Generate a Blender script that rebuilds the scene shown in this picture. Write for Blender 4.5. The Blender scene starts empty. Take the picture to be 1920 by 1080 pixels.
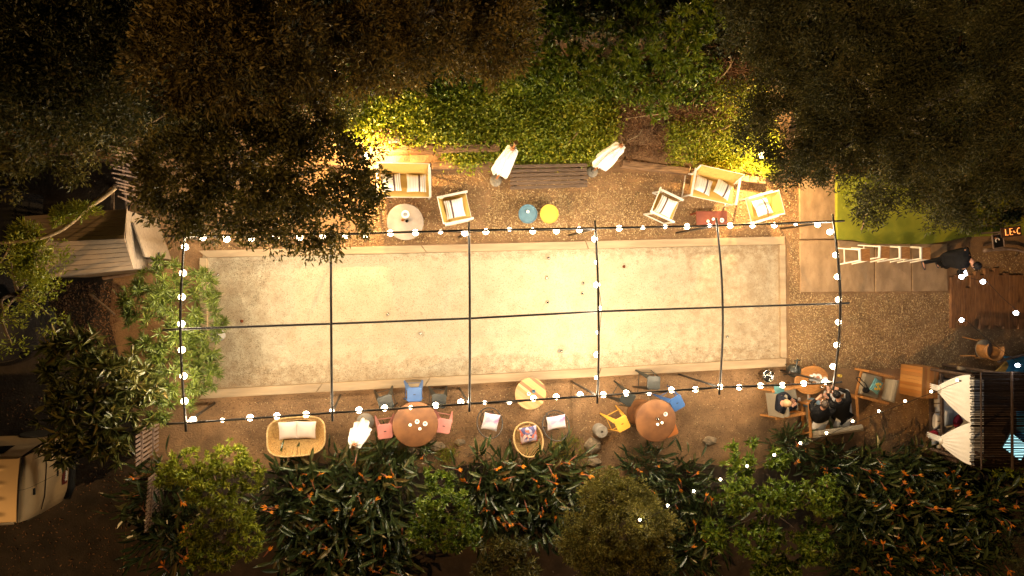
import bpy, math, random
import numpy as np
from mathutils import Vector, Matrix
R = math.radians
rnd = random.Random(7)
rng = np.random.default_rng(7)
C = bpy.data.collections.new('garden'); bpy.context.scene.collection.children.link(C)
S = bpy.context.scene

# ------------------------------------------------------------------ camera, sky, moon-like street light, exposure
H = 15.0                      # height of the drone above the court
F = 1240.0                    # focal length in pixels of the 1920 px wide photograph
NAD = (735.0, 530.0)          # where the vertical through the camera meets the picture
_n = Vector((NAD[0]-960, -(NAD[1]-540), -F)).normalized()
_z = -_n
_x = Vector((1, 0, 0)); _x = (_x - _z*_x.dot(_z)).normalized()
_y = _z.cross(_x)
ROT = Matrix((_x, _y, _z))    # camera axes -> world axes
cam = bpy.data.cameras.new('camera'); co = bpy.data.objects.new('camera', cam); C.objects.link(co)
co.matrix_world = Matrix.Translation((0, 0, H)) @ ROT.to_4x4()
cam.sensor_width = 36; cam.lens = 36*F/1920; cam.clip_end = 300; cam.clip_start = .1
S.camera = co
def W(px, py, z=0.0):         # a point of the photograph whose height above the ground is known -> metres
    d = ROT @ Vector((px-960, 540-py, -F))
    t = (z-H)/d.z
    return Vector((d.x*t, d.y*t, z))

w = bpy.data.worlds.new('World'); S.world = w; w.use_nodes = True
sky = w.node_tree.nodes.new('ShaderNodeTexSky'); sky.sky_type = 'NISHITA'; sky.sun_disc = False
SUN_EL, SUN_AZ = R(38), R(239)   # azimuth: from +Y clockwise, where the light comes from
sky.sun_elevation = SUN_EL; sky.sun_rotation = SUN_AZ
bg = w.node_tree.nodes['Background']; bg.inputs[1].default_value = 0.0012
w.node_tree.links.new(sky.outputs[0], bg.inputs[0])
sl = bpy.data.lights.new('sun', 'SUN'); sl.energy = 1.15; sl.angle = R(1.2); sl.color = (1, .56, .20)
so = bpy.data.objects.new('sun', sl); C.objects.link(so)
sd = Vector((math.sin(SUN_AZ)*math.cos(SUN_EL), math.cos(SUN_AZ)*math.cos(SUN_EL), math.sin(SUN_EL)))
so.rotation_euler = sd.to_track_quat('Z', 'Y').to_euler(); so.location = sd*30
S.view_settings.view_transform = 'Standard'; S.view_settings.look = 'None'
S.view_settings.exposure = 0.4; S.view_settings.gamma = 1
S.cycles.use_denoising = True
S.cycles.max_bounces = 5; S.cycles.transparent_max_bounces = 4; S.cycles.sample_clamp_indirect = 4; S.cycles.sample_clamp_direct = 16
S.cycles.caustics_reflective = False; S.cycles.caustics_refractive = False
BULB_W = 20.0

# ------------------------------------------------------------------ materials
M = {}
def mat(name, c1, c2=None, scale=6, rough=.7, metal=0, bump=0.0, stretch=(1, 1, 1), detail=5, lo=.35, hi=.65, spec=.4, bscale=None, coat=0):
    m = bpy.data.materials.new(name); m.use_nodes = True; nt = m.node_tree; N = nt.nodes; L = nt.links
    b = N['Principled BSDF']; b.inputs['Roughness'].default_value = rough; b.inputs['Metallic'].default_value = metal
    b.inputs['Specular IOR Level'].default_value = spec; b.inputs['Coat Weight'].default_value = coat
    c2 = c2 or tuple(x*.75 for x in c1)
    tc = N.new('ShaderNodeTexCoord'); mp = N.new('ShaderNodeMapping'); mp.inputs['Scale'].default_value = stretch
    L.new(tc.outputs['Object'], mp.inputs[0])
    no = N.new('ShaderNodeTexNoise'); no.inputs['Scale'].default_value = scale; no.inputs['Detail'].default_value = detail
    L.new(mp.outputs[0], no.inputs[0])
    cr = N.new('ShaderNodeValToRGB'); cr.color_ramp.elements[0].position = lo; cr.color_ramp.elements[1].position = hi
    cr.color_ramp.elements[0].color = (*c2, 1); cr.color_ramp.elements[1].color = (*c1, 1)
    L.new(no.outputs[0], cr.inputs[0]); L.new(cr.outputs[0], b.inputs['Base Color'])
    if bump:
        n2 = N.new('ShaderNodeTexNoise'); n2.inputs['Scale'].default_value = bscale or scale*3; n2.inputs['Detail'].default_value = 6
        L.new(mp.outputs[0], n2.inputs[0])
        bp = N.new('ShaderNodeBump'); bp.inputs['Strength'].default_value = bump; bp.inputs['Distance'].default_value = .02
        L.new(n2.outputs[0], bp.inputs['Height']); L.new(bp.outputs[0], b.inputs['Normal'])
    M[name] = m; return m
def emat(name, col, strength):
    m = bpy.data.materials.new(name); m.use_nodes = True; b = m.node_tree.nodes['Principled BSDF']
    b.inputs['Base Color'].default_value = (*col, 1); b.inputs['Emission Color'].default_value = (*col, 1)
    b.inputs['Emission Strength'].default_value = strength; M[name] = m; return m
def ramp_mat(name, stops, rough=.5, trans=.25, attr='rnd', spec=.4, bumpy=0):      # colour picked per leaf from a ramp
    m = bpy.data.materials.new(name); m.use_nodes = True; nt = m.node_tree; N = nt.nodes; L = nt.links
    b = N['Principled BSDF']; b.inputs['Roughness'].default_value = rough; b.inputs['Specular IOR Level'].default_value = spec
    at = N.new('ShaderNodeAttribute'); at.attribute_name = attr
    cr = N.new('ShaderNodeValToRGB'); e = cr.color_ramp.elements
    while len(e) < len(stops): e.new(.5)
    for i, (p, c) in enumerate(stops): e[i].position = p; e[i].color = (*c, 1)
    L.new(at.outputs['Fac'], cr.inputs[0]); L.new(cr.outputs[0], b.inputs['Base Color'])
    if trans:
        tr = N.new('ShaderNodeBsdfTranslucent'); L.new(cr.outputs[0], tr.inputs[0])
        mx = N.new('ShaderNodeMixShader'); mx.inputs[0].default_value = trans
        L.new(b.outputs[0], mx.inputs[1]); L.new(tr.outputs[0], mx.inputs[2]); L.new(mx.outputs[0], N['Material Output'].inputs[0])
    M[name] = m; return m
def stripe_mat(name, base, bands, axis='X', rough=.85, period=1.0):    # cloth woven with stripes: bands = [(position, colour), ...] across one period
    m = bpy.data.materials.new(name); m.use_nodes = True; nt = m.node_tree; N = nt.nodes; L = nt.links
    b = N['Principled BSDF']; b.inputs['Roughness'].default_value = rough
    tc = N.new('ShaderNodeTexCoord'); sp = N.new('ShaderNodeSeparateXYZ'); L.new(tc.outputs['Object'], sp.inputs[0])
    a = N.new('ShaderNodeMath'); a.operation = 'MULTIPLY_ADD'; a.inputs[1].default_value = 1/period; a.inputs[2].default_value = .5
    L.new(sp.outputs[axis], a.inputs[0]); fr = N.new('ShaderNodeMath'); fr.operation = 'FRACT'; L.new(a.outputs[0], fr.inputs[0])
    cr = N.new('ShaderNodeValToRGB'); cr.color_ramp.interpolation = 'CONSTANT'; e = cr.color_ramp.elements
    while len(e) < len(bands): e.new(.5)
    for i, (p, c) in enumerate(bands): e[i].position = p; e[i].color = (*c, 1)
    L.new(fr.outputs[0], cr.inputs[0]); L.new(cr.outputs[0], b.inputs['Base Color']); M[name] = m; return m

# ------------------------------------------------------------------ mesh builder
class MB:
    def __init__(s): s.v = []; s.f = []; s.a = []
    def add(s, vs, fs, r=None):
        k = len(s.v); s.v += [tuple(x) for x in vs]; s.f += [tuple(i+k for i in f) for f in fs]
        s.a += [rnd.random() if r is None else r]*len(fs); return s
    def box(s, c, size, rz=0, rx=0, ry=0, r=None):
        m = Matrix.Rotation(rz, 3, 'Z') @ Matrix.Rotation(ry, 3, 'Y') @ Matrix.Rotation(rx, 3, 'X'); c = Vector(c)
        vs = [c + m @ Vector((x*size[0]/2, y*size[1]/2, z*size[2]/2)) for x in (-1, 1) for y in (-1, 1) for z in (-1, 1)]
        return s.add(vs, [(0, 1, 3, 2), (4, 6, 7, 5), (0, 4, 5, 1), (2, 3, 7, 6), (0, 2, 6, 4), (1, 5, 7, 3)], r)
    def bar(s, a, b, wd, th, up=(0, 0, 1)):          # a straight board from a to b
        a = Vector(a); b = Vector(b); d = (b-a).normalized(); u = Vector(up); sd_ = d.cross(u)
        if sd_.length < 1e-4: sd_ = d.cross(Vector((1, 0, 0)))
        sd_.normalize(); u = sd_.cross(d)
        vs = [p + sd_*i*wd/2 + u*j*th/2 for p in (a, b) for i in (-1, 1) for j in (-1, 1)]
        return s.add(vs, [(0, 1, 3, 2), (4, 6, 7, 5), (0, 4, 5, 1), (2, 3, 7, 6), (0, 2, 6, 4), (1, 5, 7, 3)])
    def tube(s, pts, rad, n=8, closed=False, caps=True, r=None):
        pts = [Vector(p) for p in pts]; k = len(pts)
        rad = rad if isinstance(rad, (list, tuple)) else [rad]*k
        vs = []; ref = None
        for i, p in enumerate(pts):
            d = (pts[(i+1) % k]-pts[i-1]) if closed else (pts[min(i+1, k-1)]-pts[max(i-1, 0)])
            d = d.normalized() if d.length > 1e-9 else Vector((0, 0, 1))
            if ref is None: ref = d.orthogonal().normalized()
            ref = (ref - d*ref.dot(d)); ref = ref.normalized() if ref.length > 1e-6 else d.orthogonal().normalized()
            q = d.cross(ref)
            vs += [p + (ref*math.cos(2*math.pi*j/n) + q*math.sin(2*math.pi*j/n))*rad[i] for j in range(n)]
        fs = []
        for i in range(k if closed else k-1):
            i2 = (i+1) % k
            fs += [(i*n+j, i*n+(j+1) % n, i2*n+(j+1) % n, i2*n+j) for j in range(n)]
        if caps and not closed: fs += [tuple(range(n))[::-1], tuple((k-1)*n+j for j in range(n))]
        return s.add(vs, fs, r)
    def lathe(s, prof, c=(0, 0, 0), n=32, sx=1, sy=1, r=None):      # prof: (radius, z) from bottom to top
        vs = []; c = Vector(c); k = len(prof)
        for rr, z in prof: vs += [c + Vector((rr*sx*math.cos(2*math.pi*j/n), rr*sy*math.sin(2*math.pi*j/n), z)) for j in range(n)]
        fs = [(i*n+j, i*n+(j+1) % n, (i+1)*n+(j+1) % n, (i+1)*n+j) for i in range(k-1) for j in range(n)]
        if prof[0][0] > 1e-6: fs.append(tuple(range(n))[::-1])
        if prof[-1][0] > 1e-6: fs.append(tuple((k-1)*n+j for j in range(n)))
        return s.add(vs, fs, r)
    def prism(s, out, z0, z1, r=None):               # out: (x, y) counter-clockwise; z0/z1 numbers or per-vertex lists
        n = len(out); g = lambda z, i: z[i] if isinstance(z, (list, tuple)) else z
        vs = [(x, y, g(z0, i)) for i, (x, y) in enumerate(out)] + [(x, y, g(z1, i)) for i, (x, y) in enumerate(out)]
        return s.add(vs, [tuple(range(n))[::-1], tuple(range(n, 2*n))] + [(i, (i+1) % n, n+(i+1) % n, n+i) for i in range(n)], r)
    def grid(s, fn, nu, nv, r=None):
        vs = [fn(i/nu, j/nv) for i in range(nu+1) for j in range(nv+1)]
        fs = [(i*(nv+1)+j, (i+1)*(nv+1)+j, (i+1)*(nv+1)+j+1, i*(nv+1)+j+1) for i in range(nu) for j in range(nv)]
        return s.add(vs, fs, r)
    def ball(s, c, rad, n=12, k=8, sc=(1, 1, 1), jit=0, r=None):
        c = Vector(c); ph = rnd.random()*9; vs = [c+Vector((0, 0, -rad*sc[2]))]
        for i in range(1, k):
            t = math.pi*i/k
            for j in range(n):
                p = 2*math.pi*j/n; q = 1+jit*math.sin(3.1*p+ph+2*t)*math.sin(2.3*t+ph)+jit*.6*math.sin(5*p+1.7*ph)*math.sin(t)
                vs.append(c+Vector((rad*sc[0]*q*math.sin(t)*math.cos(p), rad*sc[1]*q*math.sin(t)*math.sin(p), -rad*sc[2]*q*math.cos(t))))
        vs.append(c+Vector((0, 0, rad*sc[2]))); e = len(vs)-1
        fs = [(0, 1+(j+1) % n, 1+j) for j in range(n)]
        fs += [(1+(i-1)*n+j, 1+(i-1)*n+(j+1) % n, 1+i*n+(j+1) % n, 1+i*n+j) for i in range(1, k-1) for j in range(n)]
        fs += [(1+(k-2)*n+j, 1+(k-2)*n+(j+1) % n, e) for j in range(n)]
        return s.add(vs, fs, r)
    def build(s, name, m, parent=None, smooth=False, bevel=0, loc=None):
        me = bpy.data.meshes.new(name); me.from_pydata(s.v, [], s.f); me.update()
        at = me.attributes.new('rnd', 'FLOAT', 'FACE'); at.data.foreach_set('value', s.a)
        if smooth: me.polygons.foreach_set('use_smooth', [True]*len(s.f))
        if m: me.materials.append(M[m] if isinstance(m, str) else m)
        o = bpy.data.objects.new(name, me); C.objects.link(o); o.parent = parent
        if loc is not None: o.location = loc
        if bevel:
            b = o.modifiers.new('bevel', 'BEVEL'); b.width = bevel; b.segments = 2; b.limit_method = 'ANGLE'; b.angle_limit = R(40)
        return o
def tag(o, label, cat, group=None, kind=None):
    o['label'] = label; o['category'] = cat
    if group: o['group'] = group
    if kind: o['kind'] = kind
    return o
def thing(name, label, cat, loc=(0, 0, 0), rz=0, group=None):
    o = bpy.data.objects.new(name, None); C.objects.link(o); o.location = loc; o.rotation_euler = (0, 0, rz)
    o.empty_display_size = .2
    return tag(o, label, cat, group)
def struct(name, mb, m, kind='structure', **k):
    o = mb.build(name, m, **k); o['kind'] = kind; return o
def dup(root, loc, rz, label, scale=None):
    def cp(o, p):
        c = o.copy(); C.objects.link(c); c.parent = p
        for ch in kids.get(o.name, []): cp(ch, c)
        return c
    kids = {}
    st = [root]
    while st:
        o = st.pop(); kids[o.name] = list(o.children); st += kids[o.name]
    r = cp(root, None); r.location = loc; r.rotation_euler = (0, 0, rz); r['label'] = label
    if scale: r.scale = scale if isinstance(scale, tuple) else (scale,)*3
    return r
def yaw(p, q, z=0): a = W(*p, z); b = W(*q, z); return math.atan2(b.y-a.y, b.x-a.x)
def smoothpath(pts, n=6):            # Catmull-Rom through points
    pts = [Vector(p) for p in pts]; out = []
    for i in range(len(pts)-1):
        p0, p1, p2, p3 = pts[max(i-1, 0)], pts[i], pts[i+1], pts[min(i+2, len(pts)-1)]
        for k in range(n):
            t = k/n; out.append(.5*((2*p1)+(p2-p0)*t+(2*p0-5*p1+4*p2-p3)*t*t+(3*p1-p0-3*p2+p3)*t**3))
    return out+[pts[-1]]
def cushion(mb, c, sx, sy, th, m3=None, n=10, pinch=.06):      # a soft square pillow
    c = Vector(c); m3 = m3 or Matrix.Identity(3)
    for sgn in (1, -1):
        def fn(u, v, sgn=sgn):
            x = u*2-1; y = v*2-1
            h = max(0, (1-abs(x)**3.2)*(1-abs(y)**3.2))**.55
            px = x*(1-pinch*(1-y*y)); py = y*(1-pinch*(1-x*x))
            return c + m3 @ Vector((px*sx/2, py*sy/2, sgn*th/2*h))
        k = len(mb.v); mb.grid(fn, n, n, r=.5)
        if sgn < 0: mb.f[-n*n:] = [f[::-1] for f in mb.f[-n*n:]]
    return mb

# ------------------------------------------------------------------ leaves
def leaf_mesh(name, P, D, Ln, Wd, m, parent=None, fold=.18, droop=.08, flat=.75, seed=1, tone=None):
    g = np.random.default_rng(seed); n = len(P)
    D = D/np.linalg.norm(D, axis=1, keepdims=True)
    up = np.array([0, 0, 1.0])*flat + g.normal(size=(n, 3))*(1-flat*.6)
    sd_ = np.cross(D, up); sd_ /= np.linalg.norm(sd_, axis=1, keepdims=True)+1e-9
    nr = np.cross(sd_, D)
    Ln = np.asarray(Ln)[:, None]*np.ones((n, 1)); Wd = np.asarray(Wd)[:, None]*np.ones((n, 1))
    mid = P + D*Ln*.45
    V = np.stack([P, mid+sd_*Wd/2+nr*Wd*fold, P+D*Ln-nr*Ln*droop, mid-sd_*Wd/2+nr*Wd*fold], 1).reshape(-1, 3)
    b = (np.arange(n)*4)[:, None]
    Fc = np.concatenate([b+np.array([[0, 1, 2]]), b+np.array([[0, 2, 3]])], 1).reshape(-1)
    me = bpy.data.meshes.new(name); me.vertices.add(4*n); me.vertices.foreach_set('co', V.reshape(-1).astype(np.float32))
    me.loops.add(6*n); me.loops.foreach_set('vertex_index', Fc.astype(np.int32))
    me.polygons.add(2*n); me.polygons.foreach_set('loop_start', (np.arange(2*n)*3).astype(np.int32))
    me.update(calc_edges=True)
    at = me.attributes.new('rnd', 'FLOAT', 'FACE'); rv = g.random(n)
    if tone is not None: rv = np.clip(.55*rv+.45*tone, 0, 1)
    at.data.foreach_set('value', np.repeat(rv, 2).astype(np.float32))
    me.materials.append(M[m]); me.validate()
    o = bpy.data.objects.new(name, me); C.objects.link(o); o.parent = parent; return o
def unit(g, n):
    v = g.normal(size=(n, 3)); return v/np.linalg.norm(v, axis=1, keepdims=True)
def clumps(blobs, per, g, core=.55):          # twig ends spread through the outer part of each ellipsoid
    P = []; N_ = []
    for c, r in blobs:
        k = max(3, int(per*r[0]*r[1])); d = unit(g, k); d[:, 2] = np.where(d[:, 2] < -.3, -d[:, 2], d[:, 2])
        q = (core + (1-core)*g.random((k, 1))**.6)*(1+.12*g.normal(size=(k, 1)))
        P.append(np.array(c)+d*q*np.array(r)); N_.append(d)
    return np.concatenate(P), np.concatenate(N_)
def crown(blobs, per, leaves, clump_r, ln, wd, m, parent, seed, out=.6, up=.25, flat=.7, name='crown', core=.55, lift=0.):
    g = np.random.default_rng(seed); cp, cn = clumps(blobs, per, g, core); k = len(cp)
    size = clump_r*(.6+.8*g.random(k)); idx = np.repeat(np.arange(k), leaves); n = len(idx)
    off = unit(g, n)*(g.random((n, 1))**.5)*size[idx][:, None]; off[:, 2] *= .7
    P = cp[idx]+off
    D = unit(g, n)*(1-out)+(off/(np.linalg.norm(off, axis=1, keepdims=True)+1e-6)*.6+cn[idx]*.6)*out+np.array([0, 0, up])
    L_ = ln*(.65+.7*g.random(n)); Wd = wd*(.7+.6*g.random(n))
    return leaf_mesh(name, P, D, L_, Wd, m, parent, flat=flat, seed=seed, tone=g.random(k)[idx])
def rosettes(blobs, per, leaves, ln, wd, m, parent, seed, name='crown', spread=.5, core=.75, flat=.6):
    g = np.random.default_rng(seed); cp, cn = clumps(blobs, per, g, core); k = len(cp)
    ax = cn*.5+np.array([0, 0, 1.0])+g.normal(size=(k, 3))*.25; ax /= np.linalg.norm(ax, axis=1, keepdims=True)
    t = np.cross(ax, g.normal(size=(k, 3))); t /= np.linalg.norm(t, axis=1, keepdims=True); b = np.cross(ax, t)
    idx = np.repeat(np.arange(k), leaves); n = len(idx); a = g.random(n)*2*np.pi
    el = spread*(g.random(n)*1.6-.2)
    D = (t[idx]*np.cos(a)[:, None]+b[idx]*np.sin(a)[:, None])+ax[idx]*el[:, None]
    s = .7+.6*g.random(k)
    return leaf_mesh(name, cp[idx]-ax[idx]*g.random((n, 1))*.05, D, ln*s[idx]*(.75+.5*g.random(n)), wd*s[idx], m, parent, seed=seed, flat=flat, droop=.15, tone=g.random(k)[idx])
def trunk(base, tops, r0, m, parent, seed=1, name='trunk'):
    g = random.Random(seed); mb = MB(); base = Vector(base)
    mid = sum((Vector(t) for t in tops), Vector())/len(tops); fork = base.lerp(mid, .55)+Vector((g.uniform(-.1, .1), g.uniform(-.1, .1), 0))
    mb.tube(smoothpath([base, base.lerp(fork, .5)+Vector((g.uniform(-.08, .08), g.uniform(-.08, .08), 0)), fork], 4), [r0*(1-.35*i/8) for i in range(9)], 9)
    for t in tops:
        t = Vector(t); q = fork.lerp(t, .5)+Vector((g.uniform(-.15, .15), g.uniform(-.15, .15), g.uniform(0, .2)))
        mb.tube(smoothpath([fork, q, t], 4), [r0*.6*(1-.8*i/8) for i in range(9)], 6)
    return mb.build(name, m, parent, smooth=True)

# ------------------------------------------------------------------ palette
md_ = mat('dirt', (.35, .205, .10), (.165, .094, .046), 1.7, .95, bump=.7, bscale=26, detail=12, lo=.3, hi=.7)
mc_ = mat('court', (.52, .45, .32), (.445, .37, .25), 2.2, .95, bump=.45, bscale=38, detail=12, lo=.3, hi=.66)
def wear(m, c, layers):            # worn-in dirt: stains with their own ragged shapes, strengthened toward chosen ends of the court to darken where light falls off
    nt = m.node_tree; N = nt.nodes; L = nt.links; b = N['Principled BSDF']; src = b.inputs['Base Color'].links[0].from_socket
    tc = N.new('ShaderNodeTexCoord'); sp = N.new('ShaderNodeSeparateXYZ'); L.new(tc.outputs['Object'], sp.inputs[0])
    for (axis, a, bb, sc, lo, hi, amt) in layers:
        mr = N.new('ShaderNodeMapRange'); mr.inputs[1].default_value = a; mr.inputs[2].default_value = bb; L.new(sp.outputs[axis], mr.inputs[0])
        no = N.new('ShaderNodeTexNoise'); no.inputs['Scale'].default_value = sc; no.inputs['Detail'].default_value = 12; no.inputs['Roughness'].default_value = .72; L.new(tc.outputs['Object'], no.inputs[0])
        ad = N.new('ShaderNodeMath'); ad.operation = 'MULTIPLY_ADD'; ad.inputs[1].default_value = .34; L.new(mr.outputs[0], ad.inputs[0]); L.new(no.outputs[0], ad.inputs[2])
        st = N.new('ShaderNodeMapRange'); st.inputs[1].default_value = lo; st.inputs[2].default_value = hi; st.inputs[4].default_value = amt; L.new(ad.outputs[0], st.inputs[0])
        mx = N.new('ShaderNodeMix'); mx.data_type = 'RGBA'; mx.inputs[7].default_value = (*c, 1); L.new(st.outputs[0], mx.inputs[0]); L.new(src, mx.inputs[6]); src = mx.outputs[2]
    L.new(src, b.inputs['Base Color'])
wear(md_, (.085, .05, .027), [('X', 50, 60, 7, .53, .72, .55), ('X', 50, 60, 38, .50, .66, .65)]); wear(md_, (.42, .29, .16), [('X', 50, 60, 60, .62, .72, .6)])
wear(mc_, (.25, .165, .09), [('X', -1.0, -4.6, 3.5, .60, .88, .62), ('Y', -1.2, -2.3, 5, .62, .88, .75), ('X', 5.2, 9.0, 5, .62, .90, .65), ('Y', .2, .9, 5, .66, .90, .65), ('X', 50, 60, 14, .55, .70, .35), ('X', 50, 60, 48, .53, .64, .6)])  # real dirt, with end stains strengthened to darken where light falls off
mat('kerb', (.43, .32, .20), (.32, .23, .14), 3, .85, bump=.2, stretch=(.35, 2.5, 1))
mc2_ = mat('concrete', (.40, .265, .15), (.27, .175, .095), 2.0, .85, bump=.25, bscale=30, stretch=(2.2, 1.2, 1), detail=10)
mat('lawn', (.30, .31, .025), (.20, .23, .018), 2.5, .95, bump=.6, bscale=160)
mat('deck', (.25, .12, .05), (.14, .065, .03), 5, .7, bump=.2, stretch=(6, .8, 1))
mat('black_steel', (.012, .009, .008), (.02, .015, .012), 20, .45, spec=.5)
mat('sleeper', (.30, .18, .095), (.10, .055, .03), 4, .9, bump=.7, stretch=(.6, 5, 5))
mat('bark', (.16, .11, .07), (.08, .05, .03), 7, .9, bump=.7, stretch=(4, 4, 1))
mat('pale_bark', (.42, .30, .17), (.26, .18, .10), 9, .8, bump=.4)
mat('white_paint', (.80, .76, .68), (.72, .68, .60), 14, .4)
mat('canvas', (.84, .82, .78), (.76, .74, .70), 5, .95, bump=.35, bscale=60)
mat('sling', (.56, .36, .095), (.50, .31, .08), 60, .8, bump=.2, bscale=300)
mat('bench_wood', (.15, .10, .07), (.075, .05, .037), 5, .75, bump=.4, stretch=(1, 9, 9))
mat('stone_top', (.40, .33, .27), (.28, .23, .19), 4, .55, bump=.1, detail=8)
mat('rust', (.18, .046, .010), (.07, .017, .005), 2.6, .55, spec=.2, bump=.12, detail=9, lo=.3, hi=.7)
mat('rust_red', (.20, .045, .02), (.14, .03, .013), 4, .55)
mat('drum_side', (.22, .095, .035), (.12, .05, .02), 4, .6)
mat('blue_tin', (.10, .20, .27), (.08, .16, .22), 7, .5)
mat('yellow_tin', (.66, .44, .065), (.60, .40, .055), 7, .5)
mat('pink_paint', (.66, .27, .235), (.60, .23, .20), 10, .42)
mat('blue_paint', (.05, .13, .34), (.04, .11, .30), 10, .42)
mat('black_paint', (.012, .015, .015), (.02, .022, .02), 10, .35)
mat('yellow_paint', (.80, .42, .06), (.74, .38, .05), 10, .42)
mat('orange_paint', (.62, .20, .05), (.56, .18, .04), 10, .45)
mat('rattan', (.56, .38, .17), (.36, .23, .09), 30, .7, bump=.5, bscale=90)
mat('bamboo', (.50, .31, .11), (.30, .17, .055), 3, .6, bump=.3, stretch=(14, 14, 1.2))
mat('wire', (.03, .028, .026), None, 10, .5)
mat('teak', (.46, .21, .062), (.30, .125, .035), 4, .5, stretch=(3, 14, 14))
mat('pole_wood', (.36, .15, .05), (.26, .10, .035), 6, .5)
mat('taupe', (.24, .20, .145), (.21, .175, .125), 40, .9, bump=.3, bscale=200)
mat('cement', (.30, .27, .23), (.21, .19, .16), 9, .9, bump=.4)
mat('rock', (.33, .245, .15), (.17, .125, .08), 3, .9, bump=.8, bscale=9, detail=8)
mat('dark_wood', (.075, .045, .03), (.04, .024, .016), 6, .7, bump=.3, stretch=(2, 2, 2))
mat('reed', (.022, .013, .009), (.010, .006, .004), 9, .9, spec=.1)
mat('shed_wall', (.24, .19, .145), (.19, .15, .11), 5, .7, stretch=(.4, 4, 4))
mat('shed_roof', (.36, .27, .19), (.27, .20, .14), 2, .75, bump=.15)
mat('grey_twig', (.27, .19, .15), (.16, .11, .085), 8, .9, bump=.4)
mat('skin', (.55, .29, .19), (.50, .255, .165), 20, .5)
mat('black_cloth', (.007, .007, .008), (.011, .011, .012), 30, .95, bump=.3, bscale=60, spec=.06)
mat('navy_cloth', (.011, .013, .019), (.008, .009, .014), 30, .95, spec=.08)
mat('jeans', (.15, .22, .29), (.11, .17, .23), 25, .9)
mat('pale_cloth', (.62, .60, .58), (.54, .52, .50), 25, .9)
mat('grey_cloth', (.30, .29, .28), (.25, .24, .23), 25, .9)
mat('brown_hair', (.035, .022, .014), (.02, .012, .008), 60, .6)
mat('fair_hair', (.36, .22, .11), (.28, .165, .08), 60, .55)
mat('black_hair', (.007, .006, .006), None, 60, .7, spec=.15)
mat('shoe', (.66, .64, .60), None, 20, .6)
mat('dark_shoe', (.03, .03, .035), None, 20, .6)
mat('china', (.82, .81, .78), (.78, .77, .74), 9, .2)
mat('grey_plastic', (.30, .30, .30), (.24, .24, .24), 9, .5)
mat('chrome', (.75, .73, .70), (.70, .68, .65), 4, .12, metal=1)
mat('orange_lit_silver', (.68, .48, .26), (.62, .44, .24), 3, .33, metal=.35, coat=.5)  # silver tinted orange: the street lamp's light is put into the colour
mat('dark_paint', (.035, .033, .036), (.03, .028, .03), 3, .25, metal=.2, coat=1)
mat('rubber', (.014, .014, .014), None, 9, .8)
mat('seam', (.09, .065, .045), None, 9, .8)
mat('dark_glass', (.006, .007, .008), None, 9, .06)
mat('tail_red', (.30, .012, .01), None, 9, .2)
mat('plate_red', (.12, .02, .018), None, 9, .4)
mat('blue_tarp', (.035, .20, .42), (.03, .17, .36), 4, .5)
mat('board_black', (.012, .01, .01), None, 9, .6)
mat('red_cloth', (.30, .02, .04), (.26, .015, .035), 20, .9)
mat('shade_brown', (.05, .036, .025), (.024, .018, .013), 2.5, .95, bump=.6, bscale=30)  # near-black brown that carries the ground shade in its colour
mat('dark_bark', (.05, .035, .022), (.025, .018, .012), 7, .9, bump=.7, stretch=(4, 4, 1))
mat('soil', (.05, .032, .02), (.026, .017, .011), 3, .95, bump=.6)
mat('food', (.55, .30, .14), (.40, .12, .07), 12, .6)
mat('leaf_teal', (.10, .25, .26), (.08, .20, .21), 12, .8)
emat('bulb_glow', (1, .84, .60), 12)
emat('bulb_white', (.92, .96, 1), 12)
emat('flame', (1, .72, .32), 14)
emat('spot_glow', (1, .74, .36), 20)
emat('neon', (1, .30, .06), 1.6)
emat('screen_glow', (.45, .9, 1), 1.2)
emat('phone_glow', (.85, .93, 1), 8)
M['bulb_glow'].node_tree.nodes['Principled BSDF'].inputs['Emission Color'].default_value = (1, .86, .62, 1)
stripe_mat('ticking', None, [(0, (.80, .78, .74)), (.08, (.36, .32, .32)), (.12, (.80, .78, .74)), (.19, (.52, .38, .30)), (.22, (.80, .78, .74)), (.30, (.10, .06, .06)), (.40, (.80, .78, .74)), (.55, (.50, .50, .56)), (.57, (.80, .78, .74)), (.66, (.45, .42, .44)), (.675, (.80, .78, .74)), (.82, (.58, .46, .38)), (.835, (.80, .78, .74))], period=.42)
stripe_mat('teal_stripe', None, [(0, (.06, .19, .21)), (.5, (.16, .33, .33))], axis='Y', period=.05)
stripe_mat('bed_stripe', None, [(0, (.66, .60, .53)), (.7, (.36, .32, .28))], axis='Y', period=.05)
ramp_mat('litter', [(0, (.46, .31, .14)), (.45, (.24, .14, .06)), (.8, (.68, .50, .26)), (1, (.10, .058, .03))], .9, 0)
ramp_mat('bark_crumb', [(0, (.05, .03, .018)), (.6, (.11, .065, .035)), (1, (.24, .15, .08))], .9, 0)
ramp_mat('speck', [(0, (.13, .09, .05)), (.5, (.30, .22, .13)), (.8, (.10, .068, .036)), (1, (.55, .42, .25))], .9, 0)
ramp_mat('olive_leaf', [(0, (.03, .033, .009)), (.5, (.10, .095, .022)), (1, (.24, .20, .05))], .42)
ramp_mat('brown_leaf', [(0, (.035, .027, .008)), (.5, (.13, .10, .027)), (1, (.31, .23, .065))], .5)
ramp_mat('dark_leaf', [(0, (.03, .036, .012)), (.7, (.055, .06, .018)), (1, (.12, .09, .03))], .45)
ramp_mat('gloss_leaf', [(0, (.035, .065, .008)), (.5, (.12, .185, .018)), (1, (.27, .32, .035))], .32)
ramp_mat('ivy_leaf', [(0, (.13, .18, .012)), (.6, (.26, .30, .018)), (1, (.42, .38, .03))], .45)
ramp_mat('lime_leaf', [(0, (.14, .18, .012)), (.6, (.24, .27, .02)), (1, (.38, .36, .035))], .45)
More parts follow.
